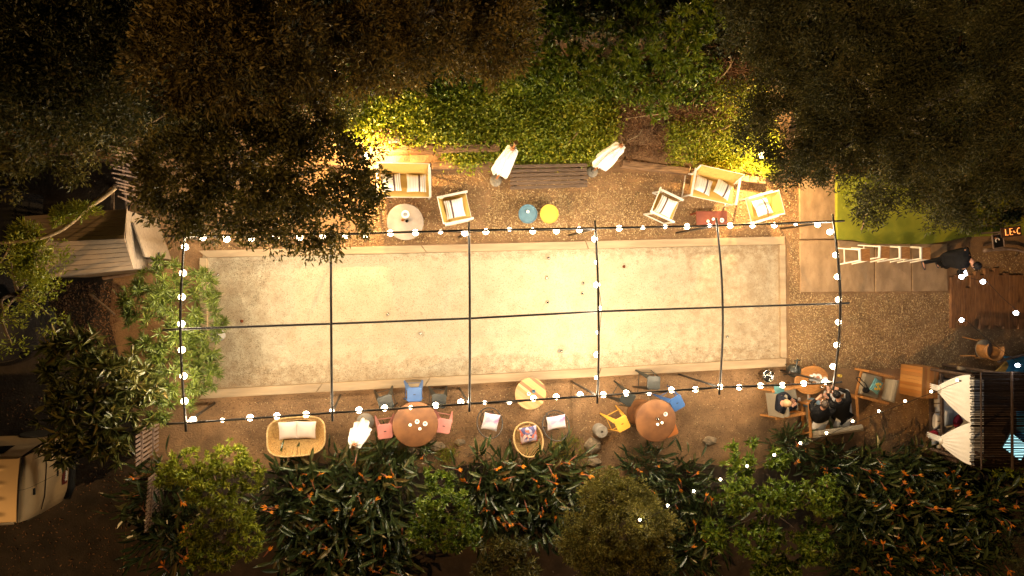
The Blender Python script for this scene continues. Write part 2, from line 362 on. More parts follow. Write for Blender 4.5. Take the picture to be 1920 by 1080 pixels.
ramp_mat('fern_leaf', [(0, (.016, .021, .008)), (.45, (.05, .055, .02)), (.75, (.10, .10, .036)), (1, (.17, .15, .06))], .6)
ramp_mat('oleander_leaf', [(0, (.07, .10, .016)), (.6, (.115, .15, .022)), (1, (.20, .23, .036))], .4)
ramp_mat('broad_leaf', [(0, (.05, .06, .016)), (.55, (.10, .11, .026)), (.85, (.19, .15, .036)), (1, (.30, .19, .05))], .3)
ramp_mat('strelitzia_leaf', [(0, (.026, .042, .014)), (.7, (.05, .07, .02)), (.9, (.08, .09, .028)), (1, (.18, .13, .05))], .3, .1)
ramp_mat('round_leaf', [(0, (.07, .068, .014)), (.5, (.16, .15, .03)), (1, (.30, .26, .06))], .5)
ramp_mat('dry_leaf', [(0, (.12, .055, .025)), (.6, (.20, .10, .045)), (1, (.32, .18, .09))], .8, .1)
ramp_mat('orange_petal', [(0, (.75, .20, .015)), (1, (.90, .34, .02))], .5, .3)
ramp_mat('beak', [(0, (.20, .045, .03)), (1, (.25, .10, .05))], .5, 0)
ramp_mat('plank_mix', [(0, (.62, .40, .16)), (.4, (.42, .22, .08)), (.6, (.68, .50, .25)), (.8, (.26, .10, .05)), (1, (.50, .32, .12))], .5, 0)
ramp_mat('box_mix', [(0, (.40, .17, .045)), (.4, (.20, .08, .025)), (.7, (.52, .26, .08)), (1, (.10, .045, .016))], .45, 0)
wear(mc2_, (.13, .08, .045), [('X', 50, 60, 3, .56, .75, .5), ('X', 50, 60, 45, .58, .72, .5)])
# a printed floral cloth
m_ = mat('floral', (.5, .4, .45), None, 9, .9); nt_ = m_.node_tree
vo = nt_.nodes.new('ShaderNodeTexVoronoi'); vo.inputs['Scale'].default_value = 14
cr_ = nt_.nodes.new('ShaderNodeValToRGB'); cr_.color_ramp.interpolation = 'CONSTANT'
for i, (p, c) in enumerate([(0, (.10, .10, .22)), (.3, (.42, .36, .50)), (.5, (.62, .16, .10)), (.62, (.70, .52, .48)), (.8, (.16, .15, .28))]):
    e = cr_.color_ramp.elements[i] if i < 2 else cr_.color_ramp.elements.new(p)
    e.position = p; e.color = (*c, 1)
tc_ = [n for n in nt_.nodes if n.type == 'TEX_COORD'][0]; nt_.links.new(tc_.outputs['Object'], vo.inputs['Vector'])
nt_.links.new(vo.outputs['Color'], cr_.inputs[0]); nt_.links.new(cr_.outputs[0], nt_.nodes['Principled BSDF'].inputs['Base Color'])
# pale cushion with violet tie-dye blooms
mat('tie_dye', (.84, .78, .82), (.52, .20, .46), 2.2, .95, lo=.36, hi=.48)
mat('spotted', (.74, .60, .50), (.50, .42, .42), 9, .95, lo=.30, hi=.36)

# ------------------------------------------------------------------ ground, court, paths
g_ = MB(); g_.box((0, 0, -.25), (90, 70, .5)); struct('ground', g_, 'dirt')
def px_poly(pts, z=0): return [tuple(W(x, y, z)[:2]) for x, y in pts]
def ccw(p):
    a = sum(p[i][0]*p[(i+1) % len(p)][1]-p[(i+1) % len(p)][0]*p[i][1] for i in range(len(p)))
    return p if a > 0 else p[::-1]
def slab(name, pts, z0, z1, m, **k): return struct(name, MB().prism(ccw(px_poly(pts, z1)), z0, z1), m, **k)
IN = [(388, 483), (1461, 458), (1464, 672), (388, 731)]
OUT = [(372, 470), (1473, 443), (1476, 687), (372, 748)]
slab('court', [(380, 475), (1467, 450), (1470, 680), (380, 740)], -.05, .006, 'court')
kb = MB()
def seg(pa, pb, qa, qb, ts):       # a run of timber edging, cut into boards
    for a, b in zip(ts[:-1], ts[1:]):
        l = lambda p, q, t: (p[0]+(q[0]-p[0])*t, p[1]+(q[1]-p[1])*t)
        b2 = b-.0012
        kb.prism(ccw(px_poly([l(pa, pb, a), l(pa, pb, b2), l(qa, qb, b2), l(qa, qb, a)], .09)), -.02, .09+rnd.uniform(-.004, .004))
seg(OUT[0], OUT[1], IN[0], (1473, 457.7), [0, .19, .38, .66, 1]); seg((1462.5, 458.6), (1465.5, 671), (1473, 458.3), (1475.5, 671.4), [0, 1.0])
seg(IN[3], (1475.5, 671.8), OUT[3], OUT[2], [0, .2, .385, .68, 1]); seg(IN[0], IN[3], (374, 483), (374, 731), [.003, 1.0])
struct('kerb', kb, 'kerb', bevel=.006)
for i, p in enumerate([[(1499, 325), (1567, 325), (1568, 447), (1501, 448)], [(1500, 451), (1570, 450), (1571, 547), (1502, 548)], [(1571.5, 450), (1639, 457), (1640, 547), (1572.5, 547)],
          [(1641, 457), (1708, 457), (1709, 546), (1642, 547)], [(1710, 457), (1776, 457), (1777, 545), (1711, 546)]]):
    slab('pavement', p, -.05, .05+.002*i, 'concrete', bevel=.008)
slab('lawn', [(1569, 325), (1930, 325), (1930, 440), (1815, 444), (1785, 451), (1745, 457.5), (1632, 457), (1605, 450), (1569, 449)], -.05, .12, 'lawn', bevel=.03)
dk = MB(); x = 1784
while x < 1945:
    wv = 8.2; a = 512+rnd.choice([-9, -3, 4, 10, 0]); b = 612+rnd.choice([-14, -6, 0, 5, -2])
    if x < 1792: a, b = 520, 615
    if 1800 < x < 1818: a += 18
    dk.prism(ccw(px_poly([(x, a), (x+wv, a), (x+wv, b), (x, b)], .08)), .0, .08+rnd.uniform(0, .006)); x += 9
struct('boardwalk', dk, 'deck')
slab('shaded_ground', [(-700, 60), (262, 60), (262, 330), (215, 480), (205, 600), (255, 790), (285, 870), (240, 905), (215, 1300), (-700, 1300)], -.05, .008, 'shade_brown')  # dark sheet over the dirt: shade from outside the frame, painted in
slab('bed_soil', [(230, 1120), (240, 905), (330, 878), (480, 886), (600, 868), (760, 892), (900, 868), (1010, 900), (1100, 892), (1180, 905), (1300, 868), (1420, 880), (1500, 850), (1620, 865), (1760, 858), (1960, 880), (1960, 1120)], -.05, .012, 'soil')

# bank behind the court: a slope held by timber sleepers
FOOT = [(560, 318), (700, 316), (930, 306), (1170, 306), (1300, 322), (1440, 336), (1498, 340)]
BK = []
for i in range(len(FOOT)-1):
    for k in range(6): t = k/6; BK.append((FOOT[i][0]+(FOOT[i+1][0]-FOOT[i][0])*t, FOOT[i][1]+(FOOT[i+1][1]-FOOT[i][1])*t))
BK.append(FOOT[-1]); BKW = [W(x, y-3, .05) for x, y in BK]
def foot_y(x):
    for a, b in zip(BKW[:-1], BKW[1:]):
        if a.x <= x <= b.x: return a.y+(b.y-a.y)*(x-a.x)/(b.x-a.x)
    return BKW[0].y if x < BKW[0].x else BKW[-1].y
def bank_z(x, y):
    d = y-foot_y(x)
    if d < 0: return 0
    z = .16 if d < .42 else .40+.42*min(d-.42, 5)
    if x > 3: z = min(z, .14+.42*min(d, 6))
    return z*min(1, max(0, (BKW[-1].x-x)/.8+.15))
def bank_pt(u, v):
    x = BKW[0].x-6+(BKW[-1].x-BKW[0].x+6)*u; d = [0, .03, .40, .44, .9, 1.5, 2.2, 3, 4, 5, 7, 12][round(v*11)]
    y = foot_y(x)+d; return (x, y, -.03 if d == 0 else bank_z(x, y)+.03*math.sin(5*x+3*y)+.02*math.sin(11*x-7*y))
struct('hillside', MB().grid(bank_pt, 60, 11), 'dirt', smooth=False)
def sleeper(a, b, z, h, label):
    p, q = W(*a, z), W(*b, z); mb = MB(); mb.bar((0, 0, 0), q-p, .16, h)
    tag(mb.build('sleeper', 'sleeper', bevel=.012, loc=p), label, 'sleeper', 'timber sleepers holding the bank')
sleeper((640, 312), (806, 313), .10, .24, 'long weathered timber sleeper behind the loveseat, lit orange by the spotlight')
sleeper((809, 312.5), (1005, 308), .10, .24, 'weathered timber sleeper half under green creeper, left of the left upper umbrella base')
sleeper((690, 284), (813, 281), .40, .26, 'upper timber sleeper beside the blazing spotlight')
sleeper((816, 281), (935, 278), .40, .26, 'upper timber sleeper with creeper hanging over it, left of the closed umbrella')
sleeper((1165, 307), (1290, 322), .10, .22, 'timber sleeper at the foot of the bank right of the slatted bench')
sleeper((1292, 323), (1432, 340), .10, .22, 'timber sleeper behind the right loveseat, under the bright spotlight')
tag(MB().box((0, 0, .12), (.26, .15, .2), .05).build('cement_block', 'cement', loc=W(738, 262, .55)-Vector((0, 0, .1)), bevel=.01), 'small grey cement block lying on the upper sleeper', 'block')

# ------------------------------------------------------------------ pergola of black steel tubes
ZE, ZR = 2.0, 2.22
pg = thing('pergola', 'open black steel tube pergola standing over the sandy court', 'pergola', W(880, 600, 0)); off = -pg.location
RA = [((346, 443), (338, 617), (348, 793)), ((621, 439), (621, 607), (623, 774)), ((879, 432), (881, 597), (880, 757)), ((1116, 428), (1122, 584), (1120, 742)), ((1344, 423), (1355, 576), (1349, 726)), ((1562, 415), (1575, 569), (1563, 718))]
for t, m_, b in RA:
    A, Mi, B = W(*t, ZE), W(*m_, ZR), W(*b, ZE); A2 = A+(A-Mi).normalized()*.16; B2 = B+(B-Mi).normalized()*.16
    pts = smoothpath([A2, A.lerp(Mi, .5)+Vector((0, 0, .05)), Mi, B.lerp(Mi, .5)+Vector((0, 0, .05)), B2], 6)
    MB().tube([p+off for p in pts], .024, 8).build('rafter', 'black_steel', pg, smooth=True)
    for q in (A, B): MB().tube([Vector((q.x, q.y, 0))+off, Vector((q.x, q.y, ZE-.02))+off], .026, 8).build('post', 'black_steel', pg, smooth=True)
for pts, z, nm, dz in (([(308, 443)]+[r[0] for r in RA]+[(1583, 414)], ZE, 'beam', -.05), ([(312, 795)]+[r[2] for r in RA]+[(1578, 716)], ZE, 'beam', -.05), ([(305, 619)]+[r[1] for r in RA]+[(1592, 568)], ZR, 'ridge', -.05)):
    MB().tube([W(*p, z+dz)+off for p in pts], .022, 8).build(nm, 'black_steel', pg, smooth=True)

# ------------------------------------------------------------------ strings of round bulbs, each with its own lamp
BL = {}; SMALL = {955, 1205, 1247, 1330, 1492, 826, 417, 622, 770, 909, 1217, 1118, 1125, 1121}     # smaller, half hidden globes
def bulb_string(name, label, pts, z, glow='bulb_glow', color=(1, .82, .58), watt=None, rad=.06, sag=.0, group='strings of bulbs', lights=True):
    P = [W(x, y, z) for x, y in pts]; t = thing(name, label, 'string light', P[0], 0, group); o0 = -P[0]
    cab = []
    for i, p in enumerate(P):
        cab.append(p+o0+Vector((0, 0, .11)))
        if i < len(P)-1: cab.append((p+P[i+1])/2+o0+Vector((0, 0, .11-sag)))
    MB().tube(cab, .006, 5).build('cable', 'rubber', t)
    key = (glow, rad)
    if key not in BL:
        b = MB().ball((0, 0, 0), rad, 14, 10).build('bulb', glow, None, smooth=True); s = MB().lathe([(.014, rad*.95), (.016, .07), (.016, .10), (.006, .112)], n=8).build('socket', 'rubber', None)
        l = bpy.data.lights.new('bulb_light', 'POINT'); l.shadow_soft_size = rad*1.02; l.color = color
        BL[key] = (b.data, s.data, l); bpy.data.objects.remove(b); bpy.data.objects.remove(s)
    bm_, sm_, _l = BL[key]
    l = bpy.data.lights.new('bulb_light', 'POINT'); l.shadow_soft_size = rad*1.06; l.use_soft_falloff = False; l.color = color; l.energy = watt or BULB_W
    for p in P:
        b = bpy.data.objects.new('bulb', bm_); C.objects.link(b); b.parent = t; b.location = p+o0; b.scale = (.62,)*3 if pts[P.index(p)][0] in SMALL else (1,)*3
        s = bpy.data.objects.new('socket', sm_); C.objects.link(s); s.parent = b
        if lights:
            lo = bpy.data.objects.new('bulb_light', l); C.objects.link(lo); lo.parent = b
ZB = 1.90
bulb_string('string_light', 'string of round warm bulbs along the upper long beam of the pergola', [(380, 445), (425, 448), (471, 447), (517, 446), (562, 445), (605, 444), (648, 442), (685, 440), (732, 437), (779, 436), (826, 435), (871, 437), (911, 434), (955, 430), (999, 433), (1043, 433), (1086, 431), (1161, 428), (1205, 427), (1247, 425), (1288, 425), (1330, 423), (1369, 423), (1411, 422), (1452, 422), (1492, 420), (1533, 421)], ZB)
bulb_string('string_light', 'string of round warm bulbs along the lower long beam of the pergola', [(362, 787), (417, 788), (469, 783), (519, 780), (574, 777), (622, 770), (673, 769), (721, 765), (770, 764), (817, 760), (864, 754), (909, 755), (955, 755), (1000, 747), (1043, 744), (1088, 740), (1131, 740), (1174, 737), (1217, 738), (1259, 731), (1304, 730), (1350, 725), (1386, 726), (1426, 723), (1467, 722), (1507, 719), (1547, 716)], ZB)
bulb_string('string_light', 'string of round warm bulbs down the left end rafter over the oleander', [(347, 463), (343, 512), (341, 557), (340, 607), (341, 656), (344, 705), (346, 752)], ZB+.06)
bulb_string('string_light', 'string of round warm bulbs down the right end rafter by the white stools', [(1556, 435), (1567, 478), (1570, 519), (1572, 562), (1572, 604), (1569, 647), (1562, 687)], ZB+.06)
bulb_string('string_light', 'string of round warm bulbs along the rafter over the middle of the court', [(1115, 448), (1118, 492), (1119, 534), (1125, 578), (1121, 623), (1119, 665), (1118, 708)], ZB+.06, watt=38)
bulb_string('string_light', 'string of small pale bulbs crossing from the curtained daybed over the lower shrubs', [(1795, 713), (1746, 734), (1697, 752), (1648, 771), (1599, 790), (1550, 812), (1501, 831), (1452, 853), (1401, 874), (1351, 899), (1301, 921), (1252, 948), (1200, 975)], 2.3, 'bulb_glow', rad=.027, watt=1.2, sag=.03)
bulb_string('string_light', 'string of cold white star bulbs over the boardwalk on the right', [(1905, 587), (1843, 528), (1803, 519)], 2.2, 'bulb_white', (.85, .92, 1), 5, .05, .05)
bulb_string('string_light', 'short string of cold white bulbs between the boardwalk and the daybed roof', [(1803, 600), (1908, 685)], 2.2, 'bulb_white', (.85, .92, 1), 4, .045, .05)

def spotlight(px, z, aim, label, watt):
    p = W(*px, z); t = thing('garden_spotlight', label, 'spotlight', p, 0, 'garden spotlights'); d = Vector(aim).normalized()
    MB().tube([-d*.16, -d*.02, (0, 0, 0)], [.05, .075, .085], 14).build('housing', 'grey_plastic', t, smooth=True)
    MB().tube([d*.004, d*.012], [.08, .08], 14).build('lens', 'spot_glow', t)
    MB().tube([-d*.1, -d*.1-Vector((0, 0, .22))], .012, 6).build('spike', 'rubber', t)
    l = bpy.data.lights.new('spot_lamp', 'POINT'); l.energy = watt; l.color = (1, .62, .24); l.shadow_soft_size = .05; l.use_soft_falloff = False
    o = bpy.data.objects.new('spot_lamp', l); C.objects.link(o); o.parent = t; o.location = d*.12+Vector((0, 0, .12))
spotlight((687, 292), .50, (.7, -.25, .5), 'blazing warm spotlight on the sleeper wall beside the big tree', 620)
spotlight((1429, 291), .60, (-.4, -.2, .8), 'blazing warm spotlight in the low greenery above the right loveseat', 650)

# ------------------------------------------------------------------ sling loveseats and armchairs (local: +y is the front, x across)
def sling_seat(label, cat, name, px, wd, rz, group, pillows, z=.36):
    t = thing(name, label, cat, W(*px, z)*1-Vector((0, 0, z)), rz, group); h = wd/2; dp = .27
    for s in (-1, 1):
        f = MB()
        f.bar((s*h, dp, 0), (s*h, dp, .54), .04, .02, (0, 1, 0)); f.bar((s*h, -dp-.02, 0), (s*h, -dp+.04, .54), .04, .02, (0, 1, 0))
        f.bar((s*h, dp+.03, .55), (s*h, -dp-.08, .55), .05, .022); f.bar((s*h, dp, .02), (s*h, -dp, .02), .025, .025)
        f.bar((s*(h-.02), -dp+.03, .33), (s*(h-.02), -dp-.12, .74), .03, .03)
        f.build('side_frame', 'white_paint', t)
    for a, z_ in ((dp, .37), (-dp+.03, .31), (-dp-.12, .74)): MB().tube([(-h, a, z_), (h, a, z_)], .014, 6).build('crossbar', 'white_paint', t)
    MB().grid(lambda u, v: ((u-.5)*(wd-.04), dp-v*(2*dp-.03), .385-.06*v-.02*math.sin(math.pi*v)), 6, 6).build('seat', 'sling', t, smooth=True).modifiers.new('s', 'SOLIDIFY').thickness = .012
    MB().grid(lambda u, v: ((u-.5)*(wd-.05), -dp+.03-.15*v-.02*math.sin(math.pi*v), .33+.42*v), 6, 6).build('backrest', 'sling', t, smooth=True).modifiers.new('s', 'SOLIDIFY').thickness = .012
    wz = rz; c_, s_ = math.cos(rz), math.sin(rz)
    for (ox, oy, spin, lab) in pillows:
        m3 = Matrix.Rotation(rz+spin, 3, 'Z') @ Matrix.Rotation(R(16), 3, 'X')
        mb = MB(); cushion(mb, (0, 0, 0), .42, .42, .12)
        p = mb.build('cushion', 'ticking', smooth=True); p.matrix_world = Matrix.Translation(t.location+Vector((c_*ox-s_*oy, s_*ox+c_*oy, .44))) @ m3.to_4x4()
        tag(p, lab, 'cushion', 'striped cushions')
    return t
G1 = 'tan sling seats with white frames'
sling_seat('tan sling loveseat with white frame beside the big tree, backed by the sleepers', 'loveseat', 'sling_loveseat', (757, 346), 1.12, R(181), G1,
    [(-.27, -.02, 0, 'striped cushion on the right side of the loveseat below the sleepers'), (.27, -.03, R(4), 'striped cushion half hidden by the tree on the loveseat below the sleepers')])
sling_seat('tan sling loveseat with white frame near the bright spotlight in the greenery', 'loveseat', 'sling_loveseat', (1335, 354), 1.14, R(170), G1,
    [(.27, -.02, R(-12), 'striped cushion on the left half of the loveseat near the greenery spotlight'), (-.24, -.03, R(-20), 'striped cushion on the right half of the loveseat near the greenery spotlight')])
sling_seat('tan sling armchair facing right beside the grey round table', 'armchair', 'sling_armchair', (856, 391), .60, R(-77), G1, [(0, -.05, R(90), 'striped cushion on the armchair beside the grey round table')])
sling_seat('tan sling armchair facing right with its white legs showing, left of the red low table', 'armchair', 'sling_armchair', (1246, 388), .56, R(-113), G1, [(0, 0, R(90), 'striped cushion on the armchair left of the red low table')])
sling_seat('tan sling armchair facing left under the feathery tree edge', 'armchair', 'sling_armchair', (1422, 390), .60, R(106), G1, [(0, -.06, R(90), 'striped cushion on the armchair under the feathery tree edge')])

# slatted bench
t = thing('slatted_bench', 'long dark bench of weathered slats between two closed umbrellas', 'bench', W(1022, 335, 0), yaw((945, 337), (1100, 333)))
for k in range(6):
    y = -.24+k*.093; up = .05*max(0, k-4)
    MB().box((rnd.uniform(-.01, .01), y, .38+up+rnd.uniform(-.006, .006)), (1.80, .072, .035), rz=rnd.uniform(-.006, .006)).build('slat', 'bench_wood', t, bevel=.006)
for s in (-.78, .78):
    for y in (-.2, .2): MB().box((s, y, .18), (.07, .07, .36)).build('leg', 'bench_wood', t)
    MB().box((s, 0, .345), (.07, .5, .04)).build('crosspiece', 'bench_wood', t)

# round and rectangular low tables
def legs3(t, r, z, m='black_steel'):
    for k in range(3):
        a = k*2.094+.4; MB().tube([(r*.75*math.cos(a), r*.75*math.sin(a), 0), (r*.5*math.cos(a), r*.5*math.sin(a), z)], .012, 6).build('leg', m, t)
t = thing('round_table', 'grey stone topped round table by the big tree', 'table', W(760, 416, .45)-Vector((0, 0, .45)))
MB().lathe([(.385, .42), (.395, .43), (.395, .445), (.385, .45)], n=48).build('tabletop', 'stone_top', t, smooth=False); MB().lathe([(.20, 0), (.16, .03), (.07, .08), (.06, .36), (.14, .42)], n=20).build('pedestal', 'stone_top', t, smooth=True)
def dish(name, px, z, r, h, label, cat, m='china', inner=None, group=None):
    t = tag(MB().lathe([(r*.45, 0), (r*.6, 0), (r, h), (r*.93, h), (r*.55, h*.35), (0, h*.3)], n=20).build(name, m, smooth=True, loc=W(*px, z)), label, cat, group)
    if inner: MB().lathe([(r*.5, h*.45), (0, h*.5)], n=12).build('filling', inner, t)
    return t
def tealight(px, z, label, group='small lit candles'):
    t = tag(MB().lathe([(.025, 0), (.034, .045), (.029, .045), (.024, .02), (0, .02)], n=14).build('candle', 'china', loc=W(*px, z), smooth=True), label, 'candle', group)
    MB().lathe([(0, .02), (.013, .03), (.004, .06), (0, .065)], n=8).build('flame', 'flame', t)
def tumbler(px, z, label, m='chrome', r=.035, h=.09, group='glasses and small jars'):
    return tag(MB().lathe([(r*.8, 0), (r, h), (r*.9, h), (r*.7, .01), (0, .01)], n=14).build('tumbler', m, loc=W(*px, z), smooth=True), label, 'glass', group)
dish('ashtray', (760, 402), .45, .09, .03, 'white round ashtray on the grey stone table', 'ashtray', inner='grey_plastic')
tumbler((755, 413), .45, 'small amber jar on the grey stone table', 'teak'); tumbler((763, 415), .45, 'dark glass on the grey stone table', 'dark_glass')
for px, m, lab in (((990, 401), 'blue_tin', 'dusty blue round tray table in front of the slatted bench'), ((1030, 401), 'yellow_tin', 'yellow round tray table in front of the slatted bench')):
    t = thing('tray_table', lab, 'side table', W(*px, .44)-Vector((0, 0, .44)), 0, 'tin tray tables'); r = .215
    MB().lathe([(0, .425), (r*.93, .425), (r*.97, .40), (r, .40), (r, .45), (r*.93, .45), (r*.90, .432), (0, .432)], n=40).build('tray', m, t); legs3(t, r, .42, m)
tealight((989, 397), .432, 'single candle on the blue tray table')
t = thing('low_table', 'rust red rectangular low table under the upper pergola beam', 'table', W(1335, 410, .4)-Vector((0, 0, .4)), yaw((1302, 410), (1366, 409)))
MB().box((0, 0, .385), (.78, .36, .03)).build('tabletop', 'rust_red', t, bevel=.004)
for a in (-.35, .35):
    for b in (-.14, .14): MB().box((a, b, .185), (.035, .035, .37)).build('leg', 'rust_red', t)
dish('saucer', (1353, 413), .4, .055, .02, 'white saucer at the right end of the rust red low table', 'dish', inner='grey_plastic')
tealight((1326, 415), .4, 'candle at the left of the rust red low table'); tealight((1336, 411), .4, 'candle in the middle of the rust red low table')
t = thing('round_table', 'low round table of striped multicoloured planks below the court', 'table', W(995, 738, .45)-Vector((0, 0, .45)), R(-38)); mb = MB(); r = .355
x = -r
while x < r-.01:
    x2 = min(x+rnd.uniform(.045, .075), r); pts = []
    xs = [x+(x2-x-.002)*k/4 for k in range(5)]; q = lambda v: math.sqrt(max(0, r*r-v*v))
    pts = [(q(v)+.001, v) for v in xs]+[(-q(v)-.001, v) for v in xs[::-1]]
    mb.prism(ccw(pts), .415, .45); x = x2
mb.build('tabletop', 'plank_mix', t); legs3(t, .36, .415)
dish('ashtray', (991, 738), .45, .045, .03, 'white ashtray on the striped plank table', 'ashtray', inner='grey_plastic'); tumbler((1000, 733), .45, 'blue glass jar on the striped plank table', 'blue_tin', .04, .06)

# cable-drum bar tables and metal stools
def drum_table(px, label):
    z = .98; t = thing('drum_table', label, 'bar table', W(*px, z)-Vector((0, 0, z)), 0, 'round rust brown drum tables')
    MB().lathe([(.42, z-.03), (.462, z-.028), (.47, z-.015), (.462, z-.002), (.45, z), (0, z)], n=64).build('tabletop', 'rust', t)
    MB().lathe([(.462, z-.029), (.476, z-.024), (.476, z-.004), (.460, z+.0025)], n=64).build('rim', 'drum_side', t, smooth=True)
    MB().lathe([(.31, 0), (.33, .02), (.33, .10), (.315, .12), (.315, .45), (.33, .47), (.33, .52), (.315, .54), (.315, z-.04)], n=40).build('drum', 'drum_side', t, smooth=True)
drum_table((779, 796), 'rust brown round drum table between two pink stools'); drum_table((1230, 789), 'rust brown round drum table beside the yellow stool')
Z1 = .98
for px, lab in (((782, 790), 'left'), ((797, 794), 'right')): dish('ashtray', px, Z1, .05, .03, f'white round ashtray, {lab} one of two on the drum table between pink stools', 'ashtray', inner='grey_plastic')
tealight((769, 796), Z1, 'lit candle left of the ashtrays on the drum table between pink stools'); tealight((787, 803), Z1, 'lit candle nearest the shrubs on the drum table between pink stools')
dish('ashtray', (1247, 776), Z1, .05, .03, 'white ashtray on the drum table beside the yellow stool', 'ashtray', inner='grey_plastic'); tumbler((1231, 784), Z1, 'clear glass on the drum table beside the yellow stool')
tealight((1232, 795), Z1, 'left candle on the drum table beside the yellow stool'); tealight((1240, 792), Z1, 'right candle on the drum table beside the yellow stool')
def metal_stool(px, rz, m, label, z=.76):
    t = thing('metal_stool', label, 'stool', W(*px, z)-Vector((0, 0, z)), rz, 'square metal bar stools'); s = .155
    o = [(s-.03, -s), (s, -s+.03), (s, s-.03), (s-.03, s), (-s+.03, s), (-s, s-.03), (-s, -s+.03), (-s+.03, -s)]
    MB().prism(o, z-.035, z).build('seat', m, t, bevel=.008)
    MB().box((0, 0, z+.001), (.05, .018, .004)).build('hand_slot', 'rubber', t)
    cr = []
    for a, b in ((1, 1), (1, -1), (-1, -1), (-1, 1)):
        p = Vector((a*(s-.02), b*(s-.02), z-.03)); q = Vector((a*.215, b*.215, 0)); n_ = Vector((a, b, 0)).normalized(); e = Vector((-b, a, 0)).normalized()
        mb = MB(); mb.add([p+e*.05, p-e*.05, q-e*.014, q+e*.014, p+e*.05-n_*.02, p-e*.05-n_*.02, q-e*.014-n_*.014, q+e*.014-n_*.014], [(0, 1, 2, 3), (7, 6, 5, 4), (0, 3, 7, 4), (1, 5, 6, 2), (0, 4, 5, 1), (3, 2, 6, 7)])
        mb.build('leg', m, t); cr.append(p.lerp(q, .62)-n_*.01)
    for k in range(4): MB().bar(cr[k], cr[(k+1) % 4], .012, .02).build('stretcher', m, t)
for px, a, m, lab in (((723, 755), 15, 'black_paint', 'black metal stool under a bulb, upper left of the drum table with pink stools'), ((777, 740), 0, 'blue_paint', 'bright blue metal stool at the top of the drum table with pink stools'),
        ((823, 752), -5, 'black_paint', 'black metal stool upper right of the drum table with pink stools'), ((722, 809), 5, 'pink_paint', 'pink metal stool left of the drum table, near the grey umbrella base'),
        ((832, 799), -12, 'pink_paint', 'pink metal stool right of the drum table, near the wire egg chair'), ((1226, 718), -3, 'black_paint', 'black metal stool standing clear above the right drum table'),
        ((1177, 747), -32, 'black_paint', 'black metal stool under a bulb left of the right drum table'), ((1270, 756), 27, 'blue_paint', 'deep blue metal stool tucked behind the right drum table'),
        ((1167, 795), 25, 'yellow_paint', 'yellow metal stool beside the short concrete cylinder'), ((1258, 806), 20, 'orange_paint', 'orange metal stool hidden under the right drum table with one leg showing')):
    metal_stool(px, R(a), m, lab, .76 if m != 'orange_paint' else .62)

# ------------------------------------------------------------------ closed umbrellas and bases
def umbrella(base, top, zt, label, cloth_frac=(.42, .93), fat=.13, disc=.15, ring=False):
    A = W(*base, 0); B = W(*top, zt); t = thing('closed_umbrella', label, 'umbrella', A, 0, 'closed white umbrellas'); d = B-A
    MB().lathe([(disc, 0), (disc, .04), (disc*.8, .07), (.05, .09), (.05, .2)], n=28).build('base', 'cement', t, smooth=False)
    MB().tube([(0, 0, .05), d], .022, 8).build('pole', 'pole_wood', t)
    e = d.normalized(); a = e.orthogonal().normalized(); b = e.cross(a)
    f0, f1 = cloth_frac
    def fn(u, v):
        ph = u*2*math.pi; top_ = min(1, (1-v)*9)**.5
        rr = (.03+fat*(.95-.52*v)*top_)*(1+.20*math.cos(8*ph+1.4*math.sin(3*v)+.6*math.sin(ph))+.07*math.cos(19*ph+5*v))
        hem = .13*abs(math.sin(4*ph+.7*math.sin(ph)))+.05*math.sin(3*ph)
        l = f0+(f1-f0)*v-(hem*(1-v/.25) if v < .25 else 0)
        q = .02*math.sin(5*v+2*ph)
        return d*l+(a*(math.cos(ph)+q)+b*math.sin(ph))*rr
    MB().grid(fn, 80, 20).build('canopy', 'canvas', t, smooth=True).modifiers.new('s', 'SOLIDIFY').thickness = .006
    MB().tube([d*(f1-.01), d*(f1+.02)], [.05, .035], 10).build('runner', 'pole_wood', t)
    MB().lathe([(.016, 0), (.045, .01), (.045, .035), (.02, .04), (.02, .02)], c=d, n=16).build('finial', 'pale_bark', t)
    return t
umbrella((929, 339), (967, 268), 2.5, 'closed white umbrella left of the slatted bench, leaning over the creeper', fat=.155, disc=.135, cloth_frac=(.42, .88))
umbrella((1110, 322), (1170, 268), 2.45, 'closed white umbrella right of the slatted bench, leaning toward the dry twigs', fat=.155, disc=.135, cloth_frac=(.44, .93))
umbrella((685, 790), (662, 839), 2.45, 'closed white umbrella left of the pink stool near the rattan loveseat', fat=.165, disc=.19, cloth_frac=(.38, .93))
t = tag(MB().lathe([(.14, 0), (.15, .01), (.15, .28), (.13, .30), (.03, .302), (.028, .2), (0, .2)], n=28).build('umbrella_base', 'cement', loc=W(1129, 810, .3)-Vector((0, 0, .3))), 'short pale concrete cylinder with a hole beside the yellow stool', 'umbrella base')

